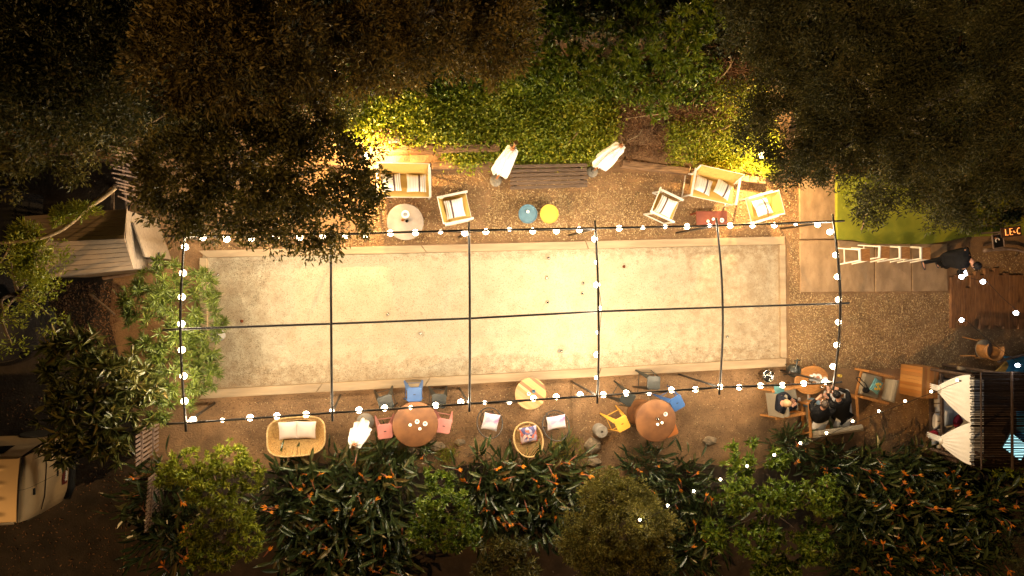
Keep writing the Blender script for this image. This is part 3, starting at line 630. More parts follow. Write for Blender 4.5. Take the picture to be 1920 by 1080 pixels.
# ------------------------------------------------------------------ basket seats
def basket(name, px, wx, wy, rz, label, cat, rim_m, rod_m, n_rods, zf=.40, zb=.74, rim_r=.014, rod_r=.004, square=2.0, group=None, solid=False, flare=.62, off=(0, -.02)):
    t = thing(name, label, cat, W(*px, .5)-Vector((0, 0, .5)), rz, group)
    def rim(a):
        c, s = math.cos(a), math.sin(a); e = 2/square
        x = math.copysign(abs(c)**e, c)*wx; y = math.copysign(abs(s)**e, s)*wy
        return Vector((x, y, zf+(zb-zf)*((1-s)/2)**1.3))
    def bot(a): p = rim(a); return Vector((p.x*flare, p.y*flare*.85+off[1]+.08, .33))
    K = 64; MB().tube([rim(2*math.pi*k/K) for k in range(K)], rim_r, 8, closed=True).build('rim', rim_m, t, smooth=True)
    MB().tube([bot(2*math.pi*k/K) for k in range(K)], rim_r*.8, 6, closed=True).build('seat_ring', rim_m, t, smooth=True)
    mb = MB()
    ang = [2*math.pi*i/2000 for i in range(2001)]; acc = [0]
    for i in range(2000): acc.append(acc[-1]+(rim(ang[i+1])-rim(ang[i])).length)
    for k in range(n_rods):
        a = ang[min(range(2001), key=lambda i: abs(acc[i]-acc[-1]*k/n_rods))]; p, q = rim(a), bot(a); m_ = p.lerp(q, .5)+Vector((0, 0, -.05)); mb.tube(smoothpath([p, m_, q], 3), rod_r, 4, caps=False)
    mb.build('basket_weave', rod_m, t)
    mb = MB(); k = -1
    for i in range(max(10, n_rods//2)):
        x = -wx*flare+2*wx*flare*(i+.5)/max(10, n_rods//2)
        h_ = math.sqrt(max(0, 1-(abs(x)/(wx*flare))**square))*wy*flare*.85
        mb.tube([(x, h_+off[1]+.08, .33), (x, -h_+off[1]+.08, .33)], rod_r*1.15, 4)
    mb.build('seat', rod_m, t)
    for s in (-1, 1):
        for q in (-1, 1): MB().tube([(s*wx*.42, q*wy*.4, .33), (s*wx*.5, q*wy*.55, 0)], rim_r*.9, 6).build('leg', rim_m, t)
    return t
basket('rattan_loveseat', (556, 817), .585, .375, R(2), 'wide oval rattan loveseat with a bamboo back facing the court', 'loveseat', 'rattan', 'bamboo', 96, .42, .72, .02, .019, 3.4, off=(0, .02))
basket('rattan_chair', (990, 823), .325, .35, R(8), 'round pale rattan chair with floral cushion, half behind orange flowers', 'chair', 'rattan', 'bamboo', 62, .40, .74, .02, .006, 2.1)
basket('wire_egg_chair', (918, 792), .285, .31, R(0), 'black wire egg chair right of the pink stool', 'chair', 'wire', 'wire', 46, .40, .70, .012, .0028, 2.0, group='black wire egg chairs')
basket('wire_egg_chair', (1042, 797), .315, .31, R(-10), 'black wire egg chair right of the rattan chair', 'chair', 'wire', 'wire', 46, .40, .70, .012, .0028, 2.0, group='black wire egg chairs')
def pillow(px, z, sx, sy, rz, m, label, tilt=0, th=.13, rx=0, group=None):
    mb = MB(); cushion(mb, (0, 0, 0), sx, sy, th); o = mb.build('cushion', m, smooth=True)
    o.matrix_world = Matrix.Translation(W(*px, z)) @ (Matrix.Rotation(rz, 4, 'Z') @ Matrix.Rotation(tilt, 4, 'X') @ Matrix.Rotation(rx, 4, 'Y')); return tag(o, label, 'cushion', group)
pillow((541, 807), .48, .40, .40, R(2), 'spotted', 'pale spotted cushion on the left side of the rattan loveseat', R(12))
pillow((574, 806), .50, .40, .40, R(-3), 'spotted', 'pale spotted cushion on the right side of the rattan loveseat', R(14))
pillow((920, 791), .46, .36, .40, R(-12), 'tie_dye', 'white tie-dye cushion with violet edges on the left wire egg chair', R(12))
pillow((1043, 792), .46, .44, .32, R(8), 'tie_dye', 'white and violet tie-dye cushion on the right wire egg chair', R(10))
pillow((991, 815), .47, .40, .40, R(8), 'floral', 'blue and red floral cushion on the round rattan chair', R(12))

# ------------------------------------------------------------------ rocks
def rock(px, r, sc, label, z=0):
    mb = MB(); mb.ball((0, 0, 0), r, 14, 9, sc, .13)
    tag(mb.build('rock', 'rock', loc=W(*px, 0)+Vector((0, 0, r*sc[2]*.35))), label, 'rock', 'stones along the planting bed')
rock((1110, 835), .20, (1, .95, .6), 'large pale boulder below the concrete cylinder'); rock((1113, 866), .15, (1.2, .7, .6), 'boulder half under orange flowers below the large pale boulder')
rock((817, 836), .16, (1.3, .7, .5), 'flat stone at the lower right of the drum table with pink stools'); rock((862, 829), .11, (1.2, .7, .5), 'small tan stone left of the left wire egg chair')
rock((772, 850), .14, (1, 1.1, .5), 'grey stone just below the drum table with pink stools'); rock((975, 866), .08, (.8, 1.1, .6), 'small pale stone under the round rattan chair')
rock((1252, 868), .14, (1, .9, .6), 'tan stone below the right drum table beside dark leaves'); rock((1330, 826), .14, (1.3, .8, .5), 'pale stone at the edge of the green shrub right of the drum table'); rock((1196, 895), .07, (1, 1, .6), 'small stone above the round bush')

# ------------------------------------------------------------------ balls on the court
for px, m, lab in (((1025, 521), 'chrome', 'steel boule nearest the upper edge left of the middle rafter'), ((1026, 567), 'chrome', 'steel boule just above the ridge tube in a dark patch'), ((1028, 484), 'chrome', 'steel boule near the upper timber edge'),
        ((1092, 531), 'chrome', 'upper of two boules left of the middle rafter'), ((1091, 550), 'chrome', 'lower of two boules left of the middle rafter'), ((1047, 658), 'chrome', 'left one of the touching pair of boules'), ((1052.6, 658), 'chrome', 'right one of the touching pair of boules'),
        ((1362, 631), 'chrome', 'lone boule right of the fifth rafter'), ((788, 625), 'chrome', 'boule below the ridge tube between second and third rafter'), ((727, 589), 'chrome', 'boule above the ridge tube between second and third rafter'),
        ((454, 602), 'rust', 'brown boule near the oleander just above the ridge tube'), ((409, 515), 'chrome', 'boule in the upper left corner of the court'), ((1169, 500), 'rust', 'brown boule right of the middle rafter')):
    tag(MB().ball((0, 0, .038), .036, 14, 10).build('boule', m, loc=W(*px, 0), smooth=True), lab, 'ball', 'boules lying on the court')
# lamp head at the court's left edge
t = thing('court_lamp', 'grey two-disc lamp head on a dark stem beside the oleander', 'lamp', W(402, 640, 0), R(20))
MB().tube([(0, 0, 0), (.06, .02, .35), (.16, .05, .5)], .02, 8).build('stem', 'black_steel', t)
for k, x in enumerate((.19, .28)): MB().tube([(x-.02, .06+.02*k, .52), (x+.04, .07+.02*k, .55)], [.12, .11], 20).build('disc', 'grey_plastic', t)

# ------------------------------------------------------------------ white stools with wooden seats
for px, rz, lab in (((1622, 478), 2, 'white legged stool with wooden seat, nearest the corner of the pergola'), ((1659, 473), -2, 'white legged stool with wooden seat, second from the pergola corner'),
        ((1697, 474), 0, 'white legged stool with wooden seat, third from the pergola corner'), ((1736, 475), 0, 'white legged stool with wooden seat, nearest the standing person')):
    z = .76; t = thing('counter_stool', lab, 'stool', W(*px, z)-Vector((0, 0, z)), R(rz), 'white legged stools by the lawn')
    MB().box((.01, 0, z-.012), (.26, .30, .024)).build('seat', 'teak', t, bevel=.01)
    for s in (-1, 1):
        mb = MB(); mb.bar((-.15, s*.13, z), (-.19, s*.21, 0), .035, .03, (0, 1, 0)); mb.build('leg', 'white_paint', t)
        mb = MB(); mb.bar((.13, s*.13, z-.03), (.19, s*.21, 0), .035, .03, (0, 1, 0)); mb.build('leg', 'white_paint', t)
    MB().box((-.14, 0, z-.005), (.04, .30, .05)).build('backrail', 'white_paint', t, bevel=.006)
    MB().bar((-.178, -.18, .25), (-.178, .18, .25), .02, .02).build('footrest', 'white_paint', t)

# ------------------------------------------------------------------ wood-framed lounge seats
def lounge(name, label, cat, px, wd, rz, group=None, z=.42, dp=.62):
    t = thing(name, label, cat, W(*px, z)-Vector((0, 0, z)), rz, group); h = wd/2
    MB().box((0, .02, .36), (wd-.12, dp-.04, .13)).build('seat_cushion', 'taupe', t, bevel=.035)
    MB().box((0, -dp/2-.06, .60), (wd-.12, .13, .50), rx=R(-17)).build('back_cushion', 'taupe', t, bevel=.04)
    for s in (-1, 1):
        mb = MB(); mb.bar((s*h, dp/2+.06, .58), (s*h, -dp/2-.16, .55), .065, .025); mb.build('armrest', 'teak', t, bevel=.006)
        MB().bar((s*h, dp/2-.02, 0), (s*h, dp/2+.0, .57), .05, .04, (0, 1, 0)).build('leg', 'teak', t)
        MB().bar((s*h, -dp/2-.02, .56), (s*h, -dp/2-.22, 0), .05, .04, (0, 1, 0)).build('leg', 'teak', t)
        MB().bar((s*h*.98, dp/2, .27), (s*h*.98, -dp/2-.1, .24), .04, .05).build('side_rail', 'teak', t)
    MB().box((0, dp/2, .27), (wd-.06, .03, .06)).build('front_rail', 'teak', t)
    MB().box((0, -dp/2-.15, .58), (wd-.1, .025, .46), rx=R(-17)).build('back_panel', 'taupe', t, bevel=.005)
    return t
GL = 'wood framed lounge seats'
ch1 = lounge('lounge_chair', 'wooden lounge chair with a seated person in dark jacket', 'armchair', (1476, 752), .66, R(-82), GL, dp=.56)
sofa = lounge('lounge_sofa', 'wooden two-seat lounge sofa with taupe cushions under the couple', 'sofa', (1556, 775), 1.30, R(5), GL, dp=.66)
ch2 = lounge('lounge_chair', 'empty wooden lounge chair with a black bag, left of the plank box', 'armchair', (1636, 724), .66, R(76), GL, dp=.56)
pillow((1536, 797), .56, .42, .30, R(-4), 'pale_cloth', 'white cushion on the left half of the couple\'s sofa', R(28), .14)
pillow((1580, 792), .58, .46, .30, R(-6), 'pale_cloth', 'white cushion on the right half of the couple\'s sofa', R(24), .14)
pillow((1643, 724), .52, .34, .34, R(60), 'teal_stripe', 'teal striped cushion with a yellow motif on the empty lounge chair', R(10), .10)
mb = MB(); ym = W(1641, 724, .60)
for a, b in ((0, 0), (.05, .02), (-.05, -.01), (.02, .06), (-.02, -.06), (.07, -.03), (-.07, .04)): mb.box((a*1.2, b*1.2, 0), (.055, .045, .012), rz=R(60))
pmo = mb.build('cushion_motif', 'yellow_tin', bpy.data.objects['cushion'] if False else None)
_c = [o for o in C.objects if o.get('label', '').startswith('teal striped cushion')][0]
bpy.context.view_layer.update()
pmo.parent = _c; pmo.location = (0, 0, .052)
pillow((1461, 731), .55, .30, .30, R(10), 'leaf_teal', 'teal patterned cushion in the corner of the occupied lounge chair', R(20), .12)
# bag
t = thing('shoulder_bag', 'small black shoulder bag with long strap on the empty lounge chair', 'bag', W(1621, 731, .44))
MB().ball((0, 0, .05), .10, 12, 8, (1, .7, .55), .05).build('pouch', 'black_cloth', t, smooth=True)
MB().tube(smoothpath([(.03, .03, .08), (-.02, .16, .06), (-.12, .25, .04), (-.22, .33, .10), (-.27, .30, .05), (-.18, .2, .04), (-.05, .05, .08)], 5), .012, 6).build('strap', 'black_cloth', t, smooth=True)

# low oval table with food and drinks
t = thing('coffee_table', 'oval wooden coffee table crowded with food and glasses before the couple', 'table', W(1522, 713, .45)-Vector((0, 0, .45)), R(8))
MB().lathe([(.40, .415), (.42, .42), (.42, .445), (.41, .45), (0, .45)], n=48, sx=1.08, sy=.82).build('tabletop', 'teak', t)
for a, b in ((1, 1), (1, -1), (-1, 1), (-1, -1)): MB().tube([(a*.24, b*.18, .42), (a*.40, b*.28, 0)], .018, 8).build('leg', 'teak', t)
tumbler((1511, 717), .45, 'tall glass at the left edge of the coffee table'); tumbler((1519, 704), .45, 'glass beside the pink platter on the coffee table', 'china', .03); tumbler((1525, 702), .45, 'small white cup behind the pink platter on the coffee table', 'china', .03, .05)
tumbler((1572, 704), .45, 'amber lit glass at the right end of the coffee table', 'yellow_tin', .04); tumbler((1537, 725), .45, 'glass nearest the couple on the coffee table')
dish('plate', (1533, 709), .45, .11, .025, 'round platter of pink snacks in the middle of the coffee table', 'plate', inner='food'); dish('plate', (1546, 712), .45, .08, .02, 'smaller plate right of the pink platter', 'plate', inner='food'); dish('plate', (1520, 712), .45, .07, .02, 'small dark plate left of the pink platter', 'plate', 'board_black', inner='food')
mb = MB(); mb.bar((-.16, .03, 0), (.16, -.03, 0), .09, .012); tag(mb.build('serving_board', 'grey_plastic', loc=W(1529, 712, .48)), 'grey serving board lying across the coffee table', 'board')
for i, (a, b) in enumerate(((1528, 706), (1536, 705), (1541, 708), (1531, 711))): pass
# pail and fire pot
t = thing('steel_pail', 'round shiny steel pail by the lower right corner of the court', 'pail', W(1441, 705, .3)-Vector((0, 0, .3)))
MB().lathe([(.10, 0), (.14, .30), (.15, .305), (.135, .295), (.095, .12), (0, .115)], n=32).build('body', 'chrome', t, smooth=True)
MB().tube([(.15*math.cos(a), .15*math.sin(a), .3) for a in [R(10*k) for k in range(36)]], .008, 6, closed=True).build('rim', 'chrome', t)
t = thing('fire_pot', 'black round fire pot with handles at the corner of the court', 'fire pot', W(1474, 692, 0))
MB().lathe([(.05, .12), (.14, .2), (.165, .32), (.15, .42), (.09, .47), (.03, .49), (0, .49)], n=28).build('pot', 'black_paint', t, smooth=True)
MB().tube(smoothpath([(-.02, .12, .44), (0, .26, .46), (0, .30, .47)], 4), .02, 8).build('handle', 'black_paint', t); MB().bar((-.08, .26, .46), (.08, .27, .46), .025, .02).build('grip', 'black_paint', t)
MB().bar((-.17, -.02, .40), (.22, -.12, .40), .05, .012).build('shelf', 'grey_twig', t)
for k in range(3): MB().tube([(.11*math.cos(2.1*k), .11*math.sin(2.1*k), .2), (.17*math.cos(2.1*k), .17*math.sin(2.1*k), 0)], .012, 6).build('leg', 'black_paint', t)
# plank box
t = thing('plank_box', 'tall box of striped warm planks beside the curtained daybed', 'box', W(1744, 718, .72)-Vector((0, 0, .72)), R(-3)); mb = MB(); a, b, z = .23, .385, .72
for s in (-1, 1):
    mb = MB()
    for k in range(9): mb.box((s*(a-.01), -b+(k+.5)*2*b/9, z/2-.006), (.02, 2*b/9-.003, z-.012))
    mb.build('side_panel', 'box_mix', t); mb = MB()
    for k in range(5): mb.box((-a+.02+(k+.5)*(2*a-.04)/5, s*(b-.012), z/2-.006), ((2*a-.04)/5-.003, .02, z-.014))
    mb.build('end_panel', 'box_mix', t)
mb = MB()
for k in range(7): mb.box((-a+(k+.5)*2*a/7, 0, z-.006), (2*a/7-.003, 2*b, .022))
mb.build('lid', 'box_mix', t)

# wooden armchair near the boardwalk
t = thing('bentwood_chair', 'tan wooden tub chair near the boardwalk, seat cushion turned to the court', 'chair', W(1848, 655, .5)-Vector((0, 0, .5)), R(172))
MB().lathe([(.23, .42), (.25, .44), (.24, .48), (0, .49)], n=28).build('seat', 'taupe', t, smooth=True)
arc = [(.26*math.cos(R(a)), .25*math.sin(R(a)), .78) for a in range(-30, 211, 12)]
MB().tube(arc, .022, 8).build('top_rail', 'teak', t, smooth=True)
MB().grid(lambda u, v: (.25*math.cos(R(-25+230*u)), .24*math.sin(R(-25+230*u)), .46+.31*v), 24, 3).build('backrest', 'teak', t, smooth=True).modifiers.new('s', 'SOLIDIFY').thickness = .015
for a, b in ((.19, -.2), (-.19, -.2), (.19, .2), (-.19, .2)): MB().tube([(a, b, .43), (a*1.25, b*1.25, 0)], .016, 8).build('leg', 'teak', t)

# ------------------------------------------------------------------ curtained daybed under a reed roof
bd = thing('canopy_daybed', 'dark wood daybed with tied white curtains under a dark reed roof', 'daybed', W(1830, 790, 0)); o0 = -bd.location
def Q(px, py, z): return W(px, py, z)+o0
ZC = 2.0
for px, z in (((1830, 706), ZC), ((1830, 868), ZC), ((1900, 704), ZC), ((1902, 870), ZC)):
    q = Q(*px, z); MB().tube([Vector((q.x, q.y, 0)), q-Vector((0, 0, .03))], .04, 8).build('post', 'dark_wood', bd)
mb = MB(); g = random.Random(5); y = 699.0
while y < 879:
    x0 = 1821+g.uniform(-3, 2); x1 = 1950; zz = ZC+g.uniform(-.012, .012)
    mb.tube([Q(x0, y, zz), Q((x0+x1)/2, y+g.uniform(-.8, .8), zz+g.uniform(-.01, .01)), Q(x1, y+g.uniform(-1.2, 1.2), zz)], g.uniform(.0085, .0155), 5); y += g.choice([2.3, 2.6, 2.9, 3.3])
mb.build('reed_roof', 'reed', bd)
for x in (1839, 1897): MB().tube([Q(x, 697, ZC+.03), Q(x+1, 880, ZC+.03)], .03 if x > 1850 else .018, 8).build('roof_pole', 'dark_wood', bd)
for y in (704, 872): MB().tube([Q(1826, y, ZC-.045), Q(1950, y, ZC-.045)], .028, 8).build('roof_beam', 'dark_wood', bd)
def curtain(y0, y1, tie, zt, bulge):
    A, B = Q(1827, y0, ZC-.03), Q(1827, y1, ZC-.03); T = Q(*tie, zt); n_ = 54
    def fn(u, v):
        e = A.lerp(B, u); w_ = 1-.84*v**2.1; c = A.lerp(B, .5).lerp(T, v); p = c+(e-A.lerp(B, .5))*w_
        p.z = (ZC-.03)*(1-v)+zt*v+.10*math.sin(math.pi*v)
        p.x += -bulge*math.sin(math.pi*v)*(1-(2*u-1)**2)*.3
        f = .016*math.sin(u*math.pi*15+2*math.sin(3*v))*(.3+v)*(1-v*.4); p.z += f; p.x += f*.4
        return p
    MB().grid(fn, n_, 22).build('curtain', 'canvas', bd, smooth=True).modifiers.new('s', 'SOLIDIFY').thickness = .004
    mb = MB(); mb.tube([T+Vector((.0, -.07, .02)), T+Vector((-.03, 0, .05)), T+Vector((0, .07, .02))], .045, 8); mb.build('curtain_tie', 'canvas', bd, smooth=True)
    mb = MB(); mb.grid(lambda u, v: T+Vector((.05+.03*math.sin(6*u*3.14)+.10*v, (u-.5)*.14, -(zt-.55)*v)), 16, 6); mb.build('curtain_tail', 'canvas', bd, smooth=True)
curtain(705, 797, (1760, 729), 1.1, .18); curtain(792, 873, (1763, 825), 1.1, .18)
sx0, sx1 = 1746, 1945
mb = MB(); mb.prism(ccw([tuple(Q(x, y, .32)[:2]) for x, y in ((sx0, 708), (sx1, 702), (sx1, 868), (sx0+4, 848))]), .22, .34); mb.build('bed_base', 'dark_wood', bd, bevel=.01)
mb = MB(); mb.prism(ccw([tuple(Q(x, y, .5)[:2]) for x, y in ((sx0+12, 714), (1846, 711), (1846, 864), (sx0+15, 842))]), .345, .50); mb.build('mattress', 'pale_cloth', bd, bevel=.03)
for z, x in ((.42, 1744), (.78, 1765)): MB().bar(Q(x, 700, z), Q(x+3, 848, z), .07, .06).build('rail', 'dark_wood', bd, bevel=.006)
for k in range(9):
    y = 706+k*17; MB().bar(Q(1746, y, .44), Q(1764, y-1, .76), .02, .02).build('spindle', 'dark_wood', bd)
for y in (700, 849): q = Q(1745, y, 0); MB().box((q.x, q.y, .42), (.08, .08, .84)).build('post', 'dark_wood', bd, bevel=.006)
MB().bar(Q(1742, 842, .36), Q(1838, 872, .36), .07, .1).build('side_rail', 'dark_wood', bd, bevel=.006)
MB().bar(Q(1746, 693, .36), Q(1838, 700, .36), .07, .1).build('side_rail', 'dark_wood', bd, bevel=.006)
pillow((1757, 790), .58, .42, .26, R(88), 'bed_stripe', 'grey striped pillow behind the daybed rail', R(15), .15); pillow((1778, 785), .60, .44, .34, R(85), 'bed_stripe', 'striped pillow showing between the two curtains', R(10), .15)
pillow((1795, 790), .62, .3, .3, R(40), 'red_cloth', 'dark red cushion peeping between the two curtains', R(10), .12); pillow((1751, 815), .56, .26, .26, R(20), 'red_cloth', 'dark red cushion behind the lower end of the daybed rail', R(10), .12)
pillow((1756, 826), .56, .3, .2, R(10), 'pale_cloth', 'small white pillow at the lower end of the daybed rail', R(10), .12)
# a lit screen inside the daybed, blue cover, logs
t = thing('lit_screen', 'bright cyan and white screen glowing beneath the reed roof', 'screen', W(1905, 838, .8), R(0)); MB().box((0, 0, 0), (.62, .42, .02), rz=R(-35)).build('panel', 'screen_glow', t); MB().box((0, 0, -.03), (.68, .48, .03), rz=R(-35)).build('case', 'board_black', t)
MB().bar((0, 0, -.05), (0, 0, -.3), .05, .05).build('foot', 'board_black', t)
mb = MB(); mb.grid(lambda u, v: W(1886+60*u+6*math.sin(5*v), 668+34*v, .5)+Vector((0, 0, -.25*max(0, abs(2*u-1)-.6)+.02*math.sin(9*u+4*v))), 16, 10)
tag(mb.build('tarpaulin', 'blue_tarp', smooth=True), 'bright blue cover stretched above the upper corner of the reed roof', 'cover')
mb = MB(); mb.grid(lambda u, v: W(1905+40*u, 770+55*v, .6)+Vector((0, 0, .02*math.sin(9*u+4*v))), 10, 8); tag(mb.build('tarpaulin', 'blue_tarp', smooth=True), 'bright blue cover showing at the picture edge past the reed roof', 'cover')
mb = MB(); mb.prism(ccw(px_poly([(1868, 697), (1888, 678), (1900, 700)], .45)), .40, .45); tag(mb.build('plywood_sheet', 'sling'), 'tan plywood triangle next to the blue cover', 'board')
def log(pts, z, rad, label, name='log', m='grey_twig'):
    P = [W(*p, zz) for p, zz in zip(pts, z if isinstance(z, (list, tuple)) else [z]*len(pts))]; sp = smoothpath(P, 4); n = len(sp)
    tag(MB().tube(sp, [rad*(1-.3*i/n+.1*math.sin(i*1.9)) for i in range(n)], 8).build(name, m, smooth=True), label, name.replace('_', ' '))
log([(1796, 690), (1830, 696), (1870, 699), (1912, 699)], .7, .045, 'pale crooked log along the upper edge of the reed roof', m='pale_bark'); log([(1872, 678), (1893, 672), (1925, 664)], .6, .04, 'grey branch lying above the blue cover')
log([(1815, 889), (1850, 898), (1885, 910), (1930, 926)], .3, .10, 'thick brown log lying below the reed roof', m='bark'); log([(1845, 470), (1875, 467), (1905, 468), (1930, 476)], .3, .05, 'grey branch near the framed blackboard')
# framed blackboard with a ring motif, orange neon letters
t = thing('framed_blackboard', 'small framed blackboard with an orange and white ring, under the feathery tree', 'sign', W(1871, 452, .5), R(8)); a, b = .16, .17
MB().box((0, 0, 0), (2*a, 2*b, .02)).build('board', 'board_black', t)
for s in (-1, 1): MB().box((s*a, 0, .008), (.022, 2*b+.02, .03)).build('frame', 'grey_twig', t); MB().box((0, s*b, .008), (2*a-.024, .022, .03)).build('frame', 'grey_twig', t)
MB().tube([(-.03+.055*math.cos(k*.4), .02+.055*math.sin(k*.4), .02) for k in range(11)], .010, 6).build('ring', 'china', t); mb = MB()
for k in range(5): mb.box((-.09+.03*k*.9, .085-.012*k+.02*(k % 2), .014), (.03, .03, .006), rz=k)
mb.build('motif', 'orange_paint', t); MB().bar((0, 0, -.02), (.05, -.1, -.48), .03, .03).build('stand', 'dark_wood', t)
t = thing('neon_letters', 'orange glowing letters L E C at the right edge under the feathery tree', 'neon sign', W(1886, 441, 1.0), R(6))
def letter(strokes, x):
    mb = MB()
    for s in strokes: mb.tube([(x+a*.09, b*.15, 0) for a, b in s], .009, 6)
    mb.build('letter', 'neon', t)
letter([[(0, 1), (0, 0), (.8, 0)]], 0); letter([[(.8, 1), (0, 1), (0, 0), (.8, 0)], [(0, .5), (.6, .5)]], .13); letter([[(0, .6), (.1, .3), (.5, .3)]], .24); letter([[(.9, .95), (.5, 1), (.1, .75), (0, .4), (.2, .08), (.6, 0), (.9, .1)]], .34)
MB().box((.2, .07, -.04), (.6, .25, .02)).build('backing', 'dark_wood', t); MB().bar((.2, .07, -.05), (.2, .1, -1.0), .04, .04).build('stand', 'dark_wood', t)
# hand tools and twigs on the bank
def zb(px): p = W(*px, .5); return bank_z(p.x, p.y)
def bankp(px, dz=.05):
    z = .3
    for _ in range(5): p = W(*px, z); z = bank_z(p.x, p.y)
    return W(*px, z+dz)
t = thing('shovel', 'shovel with a dark blade lying on the dry bank', 'shovel', bankp((1158, 224), .10)); e = bankp((1250, 212), .22)-t.location
MB().tube([(0, 0, 0), e], .014, 8).build('handle', 'pale_bark', t); mb = MB(); d = e.normalized(); mb.add([d*.05+Vector((0, .03, 0)), d*.05-Vector((0, .03, 0)), -d*.02-Vector((0, .07, 0)), -d*.14-Vector((0, .05, 0)), -d*.2, -d*.14+Vector((0, .05, 0)), -d*.02+Vector((0, .07, 0))], [(0, 1, 2, 3, 4, 5, 6)]); mb.build('blade', 'black_steel', t).modifiers.new('s', 'SOLIDIFY').thickness = .008
for a, b, r, lab in (((1045, 276), (1085, 247), .014, 'straight pale stick in the creeper above the slatted bench'), ((1335, 160), (1378, 105), .018, 'bent bare branch on the dry bank near the feathery tree'), ((1335, 245), (1368, 235), .013, 'short reddish branch beside the dark hollow near the right spotlight'), ((1180, 262), (1205, 240), .01, 'thin brown twig beside the right umbrella')):
    p, q = bankp(a, .12), bankp(b, .2); m2 = p.lerp(q, .5)+Vector((.05, -.03, .05)); tag(MB().tube(smoothpath([p, m2, q], 4), r, 6).build('branch', 'pale_bark', smooth=True), lab, 'branch')
tag(MB().tube(smoothpath([W(890, 314, .05), W(910, 335, .03), W(917, 352, .02), W(908, 363, .02)], 5), .008, 6).build('branch', 'pale_bark'), 'thin curved twig on the ground left of the slatted bench', 'branch')

# ------------------------------------------------------------------ people
def skin_mesh(name, chains, m, parent, sub=2, root=0):
    # chains: lists of (point, radius); points that coincide are shared so the surface grows as one piece
    vs = []; rs = []; es = []; key = {}
    def idx(p, r):
        k = tuple(round(c, 4) for c in p)
        if k not in key: key[k] = len(vs); vs.append(k); rs.append(r)
        return key[k]
    for ch in chains:
        last = None
        for p, r in ch:
            i = idx(p, r)
            if last is not None and last != i: es.append((last, i))
            last = i
    me = bpy.data.meshes.new(name); me.from_pydata(vs, es, []); me.update(); o = bpy.data.objects.new(name, me); C.objects.link(o)
    sk = o.modifiers.new('skin', 'SKIN'); sk.use_smooth_shade = True
    d = me.skin_vertices[0].data
    for i, r in enumerate(rs): d[i].radius = r if isinstance(r, tuple) else (r, r); d[i].use_root = (i == root)
    s = o.modifiers.new('sub', 'SUBSURF'); s.levels = sub; s.render_levels = sub
    me.materials.append(M[m]); o.parent = parent; return o
def hand(w_, d, up, s=1, curl=.5):       # finger chains rooted inside the palm
    w_ = Vector(w_); d = Vector(d).normalized(); up = Vector(up); sd_ = d.cross(up).normalized(); up = sd_.cross(d).normalized(); palm = w_+d*.075
    ch = [[(tuple(w_), .025), (tuple(w_+d*.035), (.03, .017)), (tuple(palm), (.036, .015))]]
    for k, (x, l) in enumerate(((-.030, .062), (-.010, .072), (.010, .068), (.029, .052))):
        b = palm+sd_*x*.9+d*.012; a = b+(d*(1-.2*curl)+sd_*x*2-up*curl*.3)*l*.55; c = a+(d*(1-.6*curl)+sd_*x*1.5-up*curl)*l*.5
        ch.append([(tuple(palm), (.036, .015)), (tuple(b), .0095), (tuple(a), .0085), (tuple(c), .0075)])
    b = w_+d*.03+sd_*s*.032; a = b+(d*.6+sd_*s*.7)*.035; c = a+(d*.9+sd_*s*.2-up*.3)*.03
    ch.append([(tuple(w_+d*.035), (.03, .017)), (tuple(b), .012), (tuple(a), .0095), (tuple(c), .008)])
    return ch
def head_parts(t, c, face, hair_m, beard=False, bald=0, size=1.0, up=(0, 0, 1)):
    # c: centre of the head; face: direction the face looks
    c = Vector(c); f = Vector(face).normalized(); u = Vector(up); s = f.cross(u).normalized(); u = s.cross(f).normalized()
    m3 = Matrix((s, f, u)).transposed(); P = lambda x, y, z: c+m3 @ Vector((x*size, y*size, z*size))
    for sx in (-1, 1):
        MB().ball(P(sx*.030, .082, .008), .011*size, 8, 6).build('eye', 'china', t, smooth=True); MB().ball(P(sx*.082, -.005, -.01), .028*size, 8, 6, (.35, .6, 1)).build('ear', 'skin', t, smooth=True)
    MB().tube([P(0, .084, .012), P(0, .108, -.028), P(0, .088, -.034)], [.007*size, .014*size, .009*size], 8).build('nose', 'skin', t, smooth=True)
    MB().tube([P(-.024, .084, -.058), P(0, .094, -.06), P(.024, .084, -.058)], .006*size, 6).build('mouth', 'red_cloth', t, smooth=True)
    def fn(a, b):
        th = a*2*math.pi; ph = b*R(112)
        k = 1+.03*math.sin(9*th+3*ph)+.02*math.sin(17*th)
        x, y, z = math.sin(ph)*math.cos(th), math.sin(ph)*math.sin(th), math.cos(ph)
        if y > .55 and z < .25: k *= .90
        return P(x*.090*k, y*.104*k-.008, z*.112*k+.008)
    MB().grid(fn, 28, 12).build('hair', hair_m, t, smooth=True)
def head_chain(neck, c, face):
    n_ = Vector(neck); c = Vector(c); f = Vector(face).normalized()
    return [(tuple(n_), .06), (tuple(n_.lerp(c, .42)-f*.01), .052), (tuple(c-Vector((0, 0, .045))+f*.02), (.068, .078)), (tuple(c+Vector((0, 0, .02))), (.076, .09)), (tuple(c+Vector((0, 0, .075))), (.05, .06))]
